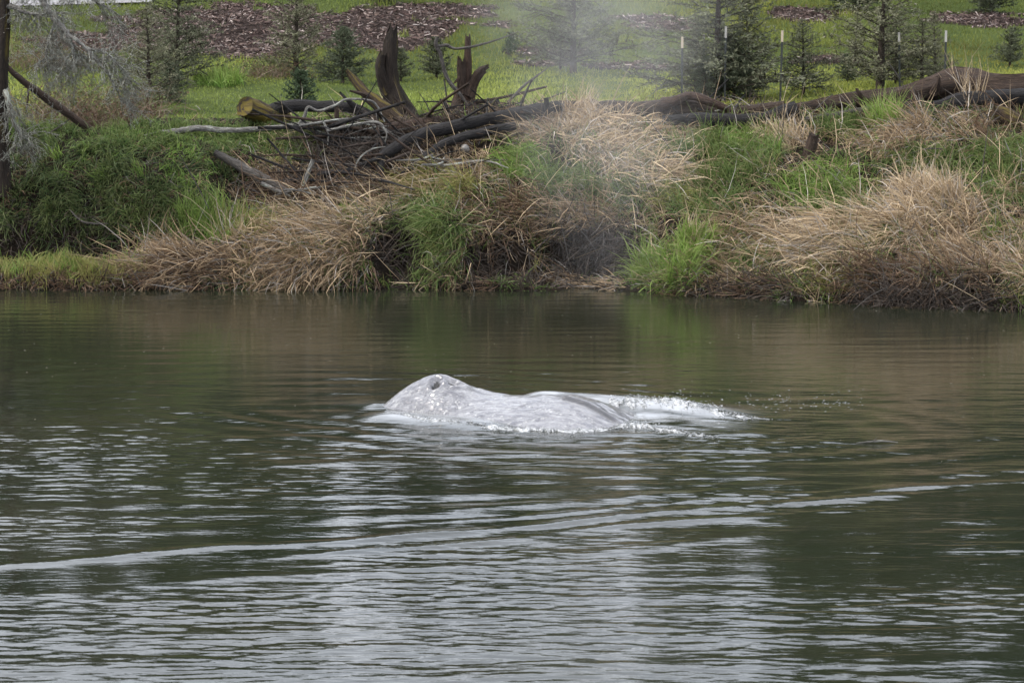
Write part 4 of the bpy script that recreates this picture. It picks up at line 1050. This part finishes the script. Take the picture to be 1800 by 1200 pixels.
# ------------------------------------------------------------------ young conifers
def needle_crown(name, hgt, rad, seed, dens=1.0, droop=0.0, thin=1.0, tint=(0.040, 0.068, 0.034), base_gap=0.06):
    r_ = np.random.default_rng(seed)
    P, D0, L, W, C = [], [], [], [], []
    twigs = []
    nw = int(9 * hgt ** 0.6 * dens) + 4
    for w_ in range(nw):
        f = base_gap + (1 - base_gap) * (w_ + r_.random() * 0.7) / nw
        z = hgt * min(f, 0.98)
        rl = rad * (1 - f) ** 0.75 * (0.75 + 0.5 * r_.random()) + 0.05
        nb = r_.integers(5, 8)
        a0 = r_.random() * 6.28
        for b in range(nb):
            an = a0 + b * 6.28 / nb + r_.normal() * 0.25
            L_ = rl * r_.uniform(0.4, 1.3)
            tip = np.array([math.cos(an) * L_, math.sin(an) * L_, L_ * (0.35 - droop + 0.15 * r_.normal() + 0.35 * f)])
            twigs.append((np.array([0, 0, z]), tip))
            for q_ in range(int(4 + L_ * 9)):
                t = r_.uniform(0.2, 1.0)
                o_ = np.array([0, 0, z]) + tip * t
                d_ = norm(norm(tip) + r_.normal(size=3) * 0.55)
                twigs.append((o_, d_ * L_ * r_.uniform(0.18, 0.42) * (1.15 - 0.5 * t)))
    twigs.append((np.array([0, 0, hgt * 0.9]), np.array([0, 0, hgt * 0.12])))
    for o_, v_ in twigs:
        ln = np.linalg.norm(v_)
        n_ = int(max(5, ln * 62 * thin))
        t = r_.random(n_)
        p_ = o_ + v_ * t[:, None]
        d_ = norm(v_ / (ln + 1e-6) * 0.7 + norm(r_.normal(size=(n_, 3))) * 0.9)
        P.append(p_); D0.append(d_); L.append(r_.uniform(0.035, 0.075, n_)); W.append(r_.uniform(0.007, 0.013, n_))
        C.append(np.array(tint) * r_.uniform(0.65, 1.5, (n_, 1)) * (0.8 + 0.4 * r_.random()))
    P, D0, L, W, C = (np.concatenate(x) for x in (P, D0, L, W, C))
    rv_ = r_.normal(size=P.shape); side = norm(np.cross(D0, rv_))
    V = np.stack([P - side * W[:, None], P + side * W[:, None], P + D0 * L[:, None]], 1)
    me = make_mesh(name, V.reshape(-1, 3), [np.arange(len(P) * 3).reshape(-1, 3)], M['needle'], False, cols=np.repeat(C, 3, 0))
    # bare limbs
    BV, BF = [], []
    for o_, v_ in twigs[::1]:
        ln = np.linalg.norm(v_)
        if ln < 0.18: continue
        sd = norm(np.cross(v_, [0.3, 0.2, 0.9])); s2 = norm(np.cross(v_, sd)); w = 0.006 + 0.008 * ln
        k0 = len(BV)
        BV += [o_ + sd * w, o_ - sd * w * .5 + s2 * w * .87, o_ - sd * w * .5 - s2 * w * .87, o_ + v_]
        BF += [(k0, k0 + 1, k0 + 3), (k0 + 1, k0 + 2, k0 + 3), (k0 + 2, k0, k0 + 3)]
    lm = make_mesh('limbs', BV, [np.array(BF)], M['trunk'], False, vec=np.array(BV))
    tm = tube_mesh('trunk', np.array([(0, 0, -0.08), (0.01, 0, hgt * 0.5), (0, 0, hgt * 0.98)]), np.array([.02 + .016 * hgt, .012 + .009 * hgt, .005]), M['trunk'], n=10, sides=7, seed=seed)
    return tm, lm, me
KIND = {}
def conifer(label, px_, base_py, top_py, kind, Y=None, group='young conifers planted on the field', sx=1.0):
    g0 = ground(px_, base_py)[0] if Y is None else None
    if Y is not None:
        x_ = float(pix(px_, base_py, Y)[0]); g0 = np.array([x_, Y, float(terrain_z(x_, Y))])
    top = pix(px_, top_py, g0[1])
    h = top[2] - g0[2]
    hh, meshes = KIND[kind]
    root = empty('young_conifer', g0)
    root.rotation_euler = (rng.normal() * 0.03, rng.normal() * 0.03, rng.random() * 6.28)
    s = h / hh
    root.scale = (s * sx * rng.uniform(0.85, 1.2), s * sx * rng.uniform(0.85, 1.2), s)
    for nm_, me_ in zip(('trunk', 'limbs', 'crown'), meshes):
        add(nm_, me_, root)
    tag(root, label, 'conifer', group)
KIND['tall'] = (2.6, needle_crown('crown', 2.6, 1.0, 1, 1.35, 0.15, 0.95, (0.120, 0.128, 0.078)))
KIND['airy'] = (2.6, needle_crown('crown', 2.6, 0.9, 2, 1.05, 0.05, 0.85, (0.145, 0.145, 0.088)))
KIND['dense'] = (1.5, needle_crown('crown', 1.5, 0.70, 3, 1.9, 0.2, 1.3, (0.080, 0.094, 0.056)))
KIND['small'] = (0.9, needle_crown('crown', 0.9, 0.42, 4, 1.25, 0.0, 1.3, (0.095, 0.105, 0.062)))
KIND['tiny'] = (0.6, needle_crown('crown', 0.6, 0.22, 5, 1.2, -0.2, 1.2, (0.06, 0.085, 0.045)))
for a in [
    ('dark bushy young conifer behind the lichened twigs, with a brown skirt', 262, 200, 10, 'airy', 67.0, 'young conifers planted on the field', 1.3), ('tall thin young conifer just behind the bushy one by the twigs', 310, 150, -60, 'tall', 74),
    ('dark low conifer filling in beside the bushy one', 300, 190, 105, 'dense', 69.0),
    ('thin tall conifer in front of the bark chips', 520, 135, -60, 'airy', 76), ('round topped dark conifer between the bark chips and the tall stump', 603, 150, 48, 'dense', 74),
    ('tiny conifer seedling above the dark rotten trunk', 528, 183, 128, 'tiny', 67.2), ('small spiky spruce beside the tall stump', 705, 144, 86, 'small', 75), ('small spiky spruce behind the grey bare stem', 767, 143, 68, 'small', 75.5),
    ('large misty conifer seen through the whale\'s drifting breath', 1008, 130, -130, 'tall', 76.5, 'young conifers planted on the field', 1.25), ('slighter misty conifer touching the large one', 985, 128, 30, 'airy', 77.5),
    ('large conifer behind the fence stakes near the drifting mist', 1262, 190, -90, 'tall', 67.5, 'young conifers planted on the field', 1.35), ('bushy conifer crowding the stakes next to the misty ones', 1318, 188, 0, 'airy', 68, 'young conifers planted on the field', 1.4), ('low broad conifer at the foot of the stakes', 1240, 182, 100, 'dense', 67.2),
    ('dark layered conifer standing beside an orange topped stake', 1412, 184, 35, 'tall', 67.8), ('open crowned conifer behind the long fallen trunk', 1545, 172, -80, 'airy', 67.4, 'young conifers planted on the field', 1.5), ('broad conifer close behind the fallen trunk', 1575, 170, 20, 'tall', 68.6, 'young conifers planted on the field', 1.5),
    ('upright bright tipped pine left of the open crowned conifer', 1502, 112, 20, 'airy', 78), ('conifer behind the last fence stake', 1645, 150, 20, 'airy', 69),
    ('small grey green spruce on the open slope past the stakes', 1775, 120, 50, 'small', 78), ('dark conifer foot on the bark chips above the stakes', 1508, 24, -120, 'dense', 90), ('dark round conifer foot high on the slope', 1742, 28, -90, 'dense', 90),
    ('dark conifer foot at the top of the field above the stump', 668, 10, -80, 'dense', 91), ('pale airy conifer between two fence stakes', 1222, 186, 45, 'airy', 68.4, 'young conifers planted on the field', 1.4), ('dark conifer directly behind the white topped stakes', 1290, 186, 60, 'dense', 67.4, 'young conifers planted on the field', 1.2), ('low spreading conifer between the orange topped stake and the open crowned conifer', 1490, 168, 95, 'dense', 70.5), ('pale scraggly conifer near the last stake', 1620, 160, 35, 'airy', 67.6, 'young conifers planted on the field', 1.3), ('small sparse spruce high on the slope', 900, 100, 60, 'tiny', 80)]:
    conifer(*a)

# ------------------------------------------------------------------ fence stakes
m, nt, p = new_mat('stake_steel'); p.inputs['Base Color'].default_value = (0.022, 0.026, 0.022, 1); p.inputs['Roughness'].default_value = 0.6
M['steel'] = m
m, nt, p = new_mat('stake_top_white')
nt.links.new(mix_node(nt, noise_node(nt, None, 30, 3), (0.50, 0.48, 0.43), (0.26, 0.24, 0.20)), p.inputs['Base Color']); M['tipw'] = m
m, nt, p = new_mat('stake_top_tan')
nt.links.new(mix_node(nt, noise_node(nt, None, 30, 3), (0.44, 0.31, 0.18), (0.48, 0.44, 0.36)), p.inputs['Base Color']); M['tipt'] = m
def stake_meshes():
    def tee(z0, z1, s):
        out = [(-.024 * s, 0), (.024 * s, 0), (.024 * s, .006 * s), (.004 * s, .006 * s), (.004 * s, .035 * s), (-.004 * s, .035 * s), (-.004 * s, .006 * s), (-.024 * s, .006 * s)]
        V = [(x, y - .012, z) for z in (z0, z1) for x, y in out]
        j = np.arange(8); j2 = (j + 1) % 8
        return V, [np.stack([j, j2, j2 + 8, j + 8], -1), np.array([[8, 9, 10, 15], [11, 12, 13, 14]]), np.array([[8 + 3, 8 + 6, 8 + 7, 8 + 2]]) * 0 + np.array([[10, 11, 14, 15]])]
    a = make_mesh('post', *tee(-0.3, 1.26, 1.0), M['steel'], False)
    b = make_mesh('painted_top', *tee(1.262, 1.52, 1.12), M['tipw'], False)
    c = make_mesh('painted_top', *tee(1.262, 1.52, 1.12), M['tipt'], False)
    return a, b, c
pm, tw, tn_ = stake_meshes()
for i, (x_, ytop, Y, t_) in enumerate([(1199, 65, 66.6, tn_), (1237, 60, 67.6, tw), (1275, 47, 66.8, tw), (1373, 54, 66.4, tn_), (1555, 64, 67.8, tw), (1584, 57, 67.0, tw), (1662, 54, 66.3, tw)]):
    x = float(pix(x_, ytop, Y)[0]); zt_ = float(pix(x_, ytop, Y)[2])
    o = empty('fence_stake', (x, Y, zt_ - 1.52)); o.rotation_euler = (rng.normal() * .015, rng.normal() * .015, rng.normal() * .3)
    add('post', pm, o); add('painted_top', t_, o)
    tag(o, ('dark metal fence stake with orange tan top beside young conifers' if t_ is tn_ else 'dark metal fence stake with white painted top among young conifers'), 'fence stake', 'fence stakes along the meadow edge')

# ------------------------------------------------------------------ bare lichened tree on the left edge
def bare_tree():
    root = empty('bare_tree', ground(2, 330)[0])
    base = np.array(root.location)
    Yt = base[1] - 0.1
    tr = [(4, 345, .20), (3, 280, .17), (1, 200, .15), (4, 110, .14), (8, 30, .13), (6, -80, .11), (2, -200, .08)]
    P = np.array([pix(a, b, Yt) for a, b, _ in tr]); r = np.array([t[2] for t in tr])
    add('trunk', tube_mesh('trunk', P, r, M['stump'], sides=12, seed=301, off=base, rough=0.16), root)
    limbs = [[(5, -60, .06, 0), (60, -20, .055, -.3), (85, 18, .05, -.5), (115, 55, .045, -.7), (150, 85, .03, -.8), (190, 130, .018, -.9), (215, 180, .008, -.9)],
             [(5, 10, .04, 0), (30, 15, .035, -.2), (60, 25, .025, -.3), (110, 22, .012, -.4)],
             [(120, 60, .03, -.7), (130, 90, .022, -.75), (128, 115, .016, -.8), (105, 130, .008, -.8)],
             [(100, 35, .025, -.6), (85, 70, .018, -.6), (80, 100, .014, -.6), (60, 115, .008, -.6)],
             [(5, 150, .05, 0), (14, 180, .05, -.2), (25, 215, .04, -.3), (38, 240, .02, -.3)],
             [(150, 85, .02, -.8), (190, 95, .014, -.9), (225, 140, .008, -1)],
             [(6, -40, .04, 0), (60, -30, .03, .3), (140, -10, .025, .4), (200, 20, .012, .5)]]
    ends = []
    for i, lb in enumerate(limbs):
        P = np.array([pix(a, b, Yt + d) for a, b, _, d in lb]); r = np.array([t[2] * 1.3 for t in lb])
        add('branch', tube_mesh('branch', P, r, M['pale_bark' if i != 4 else 'twig'], sides=7, seed=310 + i, off=base, rough=0.2, wob=0.3), root)
        C = catmull(P, 40); ends.append(C[6:])
    # fine drooping twigs as one mass
    BV, BF, BG = [], [], []
    allp = np.concatenate(ends)
    r_ = np.random.default_rng(77)
    def seg(o_, v_, w, dep):
        sd = norm(np.cross(v_, [0.3, 0.2, 0.9])); s2 = norm(np.cross(v_, sd)); k0 = len(BV)
        mid = o_ + v_ * 0.5 + r_.normal(size=3) * 0.04
        for c_, ww in ((o_, w), (mid, w * .8)):
            BV.extend([c_ + sd * ww, c_ - sd * ww * .5 + s2 * ww * .87, c_ - sd * ww * .5 - s2 * ww * .87])
        BV.append(o_ + v_)
        for j in range(3):
            j2 = (j + 1) % 3
            BF.append((k0 + j, k0 + j2, k0 + 3 + j2)); BF.append((k0 + j, k0 + 3 + j2, k0 + 3 + j)); BF.append((k0 + 3 + j, k0 + 3 + j2, k0 + 6))
        if dep < 2:
            for q_ in range(r_.integers(2, 5)):
                seg(o_ + v_ * r_.uniform(0.3, 1), norm(v_ / np.linalg.norm(v_) + r_.normal(size=3) * 0.7 + [0, 0, -0.3]) * np.linalg.norm(v_) * r_.uniform(0.35, 0.7), w * 0.65, dep + 1)
    for i in range(400):
        o_ = allp[r_.integers(len(allp))]
        seg(o_, norm(np.array([0.4, 0, -0.6]) + r_.normal(size=3) * 0.6) * r_.uniform(0.25, 0.75), 0.011, 0)
    BV = np.array(BV)
    add('twigs', make_mesh('twigs', BV - base, [np.array(BF)], M['twig'], False, vec=BV * 3), root)['kind'] = 'stuff'
    tag(root, 'bare lichened tree with drooping pale twigs at the edge of the bank', 'tree')
bare_tree()
wood('leaning_branch', 'thick reddish brown branch leaning down to the bank by the bare tree', 'branch', 'brown_wood',
     [('trunk', [(6, 112, .05, 62.6), (40, 142, .07, 62.7), (80, 172, .085, 62.9), (120, 200, .085, 63.0), (150, 222, .08, 63.1), (172, 240, .06, 63.2)]),
      ('branch', [(50, 150, .03, 62.7), (49, 175, .025, 62.6), (45, 200, .012, 62.6)])])
wood('fallen_branch', 'thin grey branch lying on the grass under the bare tree', 'branch', 'grey_wood',
     [('trunk', [(15, 252, .02, 63.0), (60, 242, .025, 63.0), (90, 232, .02, 63.0), (125, 208, .01, 63.0)]), ('branch', [(35, 210, .018, 63.0), (50, 230, .015, 63.0), (70, 242, .008, 63.0)])])
# brown dead bramble behind the bare tree
def bramble(label, cx, cy, rx, ry, n, Y, lean=(0, -0.6)):
    b = []
    c = pix(cx, cy + ry, Y); c[2] = float(terrain_z(c[0], c[1]))
    w = rx / FPX * Y
    x_ = c[0] + rng.normal(size=n) * w * 0.6; y_ = c[1] + rng.normal(size=n) * 0.5
    P = np.stack([x_, y_, terrain_z(x_, y_)], -1) - c
    D0 = norm(np.array([0, 0, 1.0]) + rng.normal(size=(n, 3)) * 0.45); D1 = norm(rng.normal(size=(n, 3)) * np.array([1, .6, .6]) + np.array([0, 0, .2]))
    h_ = 2 * ry / FPX * Y
    pal_ = np.array([(0.10, 0.065, 0.045), (0.17, 0.11, 0.075), (0.22, 0.18, 0.13)])
    me_ = blade_mesh('stems', P, D0, D1, rng.uniform(0.4, 1.25, n) * h_, rng.uniform(0.008, 0.016, n), pal_[rng.integers(3, size=n)], M['straw'])
    k_ = n * 3
    i_ = rng.integers(n, size=k_); t = rng.uniform(0.3, 1, (k_, 1))
    LP = P[i_] + D0[i_] * t * h_ * 0.8 + rng.normal(size=(k_, 3)) * 0.10
    lc = np.array([(0.09, 0.10, 0.045), (0.13, 0.085, 0.05), (0.11, 0.13, 0.05)])[rng.integers(3, size=k_)]
    lm_ = blade_mesh('leaves', LP, norm(rng.normal(size=(k_, 3))), norm(rng.normal(size=(k_, 3))), rng.uniform(0.04, 0.09, k_), rng.uniform(0.02, 0.04, k_), lc, M['straw'])
    root = empty('bramble', c); add('stems', me_, root)['kind'] = 'stuff'; add('leaves', lm_, root)['kind'] = 'stuff'
    tag(root, label, 'bramble')
bramble('tangled brown bramble under the bare tree\'s twigs', 150, 185, 95, 50, 800, 65.0)
bramble('brown leafless scrub at the foot of the thin tall conifer', 478, 120, 60, 22, 360, 76.0)
bramble('brown dead scrub around the bushy conifer by the twigs', 240, 175, 40, 35, 260, 66.2)
bramble('dull brown scrub on the slope behind the bare tree', 90, 110, 110, 40, 420, 78.0)

# ------------------------------------------------------------------ floating twig
yq = CAMH / math.tan(PITCH + math.atan((778 - 600) / FPX))
tw0 = pix(1540, 778, yq); tw0[2] = float(water_z(tw0[0], tw0[1])) + 0.005
fr = empty('floating_twig', tw0)
add('stem', tube_mesh('stem', np.array([(-.27, -.02, 0), (-.08, 0, .015), (.1, .03, .02), (.3, .05, 0)]), np.array([.008, .014, .013, .005]), M['pale_bark'], n=12, sides=6, seed=401), fr)
add('side_twig', tube_mesh('side_twig', np.array([(-.06, 0, .01), (-.02, -.03, .05), (.0, -.05, .09)]), np.array([.008, .006, .003]), M['pale_bark'], n=6, sides=5, seed=402), fr)
tag(fr, 'small pale twig floating alone on the dark water', 'twig')

# ------------------------------------------------------------------ woods on the hill above the field (seen mirrored in the river)
r_ = np.random.default_rng(909)
P, C, S = [], [], []
for i in range(150):
    x = -75 + 150 * (i + r_.random()) / 150; y = r_.uniform(104, 134)
    u = x / y
    tall = 9.6 + 6.5 * float(sstep(0.03, 0.10, np.array(u))) + 3.5 * float(sstep(-0.06, -0.13, np.array(u)) if False else (1 - sstep(-0.13, -0.06, np.array(u))))
    h = tall * r_.uniform(0.85, 1.12); z0 = float(terrain_z(x, y)); rad = h * r_.uniform(0.16, 0.26)
    n_ = 900
    f = r_.random(n_) ** 0.8; a_ = r_.random(n_) * 6.28; rr = rad * (1 - f) ** 0.7 * np.sqrt(r_.random(n_)) * r_.uniform(0.7, 1.2, n_)
    P.append(np.stack([x + rr * np.cos(a_), y + rr * np.sin(a_), z0 + 0.3 + h * f], -1))
    C.append(np.array([(0.035, 0.06, 0.025), (0.05, 0.075, 0.03), (0.06, 0.06, 0.035)][r_.integers(3)]) * r_.uniform(0.7, 1.3, (n_, 1)))
    S.append(np.full(n_, 0.28))
n_ = 42000
x = r_.uniform(-75, 75, n_); y = r_.uniform(103, 112, n_)
top_ = 7.6 + 5.0 * fbm(x * 0.22, x * 0 + 2, 121, 3) + 3.0 * sstep(0.04, 0.12, x / y) + 1.5 * (1 - sstep(-0.12, -0.05, x / y))
P.append(np.stack([x, y, terrain_z(x, y) + 0.2 + top_ * r_.random(n_)], -1)); C.append(np.array((0.045, 0.062, 0.03)) * r_.uniform(0.6, 1.4, (n_, 1))); S.append(np.full(n_, 0.26))
P, C, S = np.concatenate(P), np.concatenate(C), np.concatenate(S)
d1 = norm(r_.normal(size=P.shape)); d2 = norm(np.cross(d1, r_.normal(size=P.shape)))
V = np.stack([P + d1 * S[:, None] * 1.4, P - d1 * S[:, None] * 0.5 + d2 * S[:, None], P - d1 * S[:, None] * 0.5 - d2 * S[:, None]], 1)
me = make_mesh('woods', V.reshape(-1, 3), [np.arange(len(P) * 3).reshape(-1, 3)], M['needle'], False, cols=np.repeat(C, 3, 0))
tag(add('woods', me), 'dark woods on the hill above the field', 'woods', kind='stuff')

# ------------------------------------------------------------------ the whale's breath drifting away
bm = bmesh.new()
MB = pix(1075, 520, 48.0); Z1 = 7.6
ring_prev = None
for k_ in range(9):
    t = k_ / 8.0; z = 0.35 + (Z1 - 0.35) * t
    cx_ = MB[0] - 0.30 * t; rr = 0.7 + 2.4 * t
    ring = [bm.verts.new((cx_ + rr * math.cos(j * math.pi / 8), 48.0 + rr * math.sin(j * math.pi / 8), z)) for j in range(16)]
    if ring_prev:
        for j in range(16): bm.faces.new((ring_prev[j], ring_prev[(j + 1) % 16], ring[(j + 1) % 16], ring[j]))
    else: bm.faces.new(ring[::-1])
    ring_prev = ring
bm.faces.new(ring_prev)
me = bpy.data.meshes.new('blow_mist'); bm.to_mesh(me); bm.free()
m = bpy.data.materials.new('mist'); m.use_nodes = True; nt = m.node_tree
nt.nodes.remove(nt.nodes['Principled BSDF'])
pv = nt.nodes.new('ShaderNodeVolumePrincipled'); pv.inputs['Color'].default_value = (0.98, 0.98, 0.98, 1); pv.inputs['Anisotropy'].default_value = 0.2
geo = nt.nodes.new('ShaderNodeNewGeometry'); sx = nt.nodes.new('ShaderNodeSeparateXYZ'); nt.links.new(geo.outputs['Position'], sx.inputs[0])
def mth(op, a, b=None, c=None):
    n = nt.nodes.new('ShaderNodeMath'); n.operation = op
    for i, v in enumerate((a, b, c)):
        if v is None: continue
        if hasattr(v, 'links'): nt.links.new(v, n.inputs[i])
        else: n.inputs[i].default_value = v
    return n.outputs[0]
t_ = mth('MULTIPLY', mth('SUBTRACT', sx.outputs[2], 0.35), 1 / (Z1 - 0.35))
dx_ = mth('SUBTRACT', sx.outputs[0], mth('MULTIPLY_ADD', t_, -0.30, float(MB[0])))
dy_ = mth('SUBTRACT', sx.outputs[1], 48.0)
rr_ = mth('MULTIPLY_ADD', t_, 2.4, 0.7)
d2_ = mth('DIVIDE', mth('ADD', mth('MULTIPLY', dx_, dx_), mth('MULTIPLY', dy_, dy_)), mth('MULTIPLY', rr_, rr_))
fall = mth('MAXIMUM', mth('SUBTRACT', 1.0, d2_), 0.0)
nz_ = noise_node(nt, geo.outputs['Position'], 1.1, 3, 0.6, 0.30, 0.72)
dens = mth('MULTIPLY', mth('MULTIPLY', fall, nz_), mth('MULTIPLY', mth('MINIMUM', mth('MULTIPLY', t_, 2.3), 1.0), mth('MULTIPLY_ADD', t_, 0.03, 0.095)))
nt.links.new(dens, pv.inputs['Density'])
nt.links.new(pv.outputs[0], nt.nodes['Material Output'].inputs['Volume'])
me.materials.append(m)
tag(add('blow_mist', me), 'faint white plume of the whale\'s breath drifting by the bank', 'mist', kind='stuff')
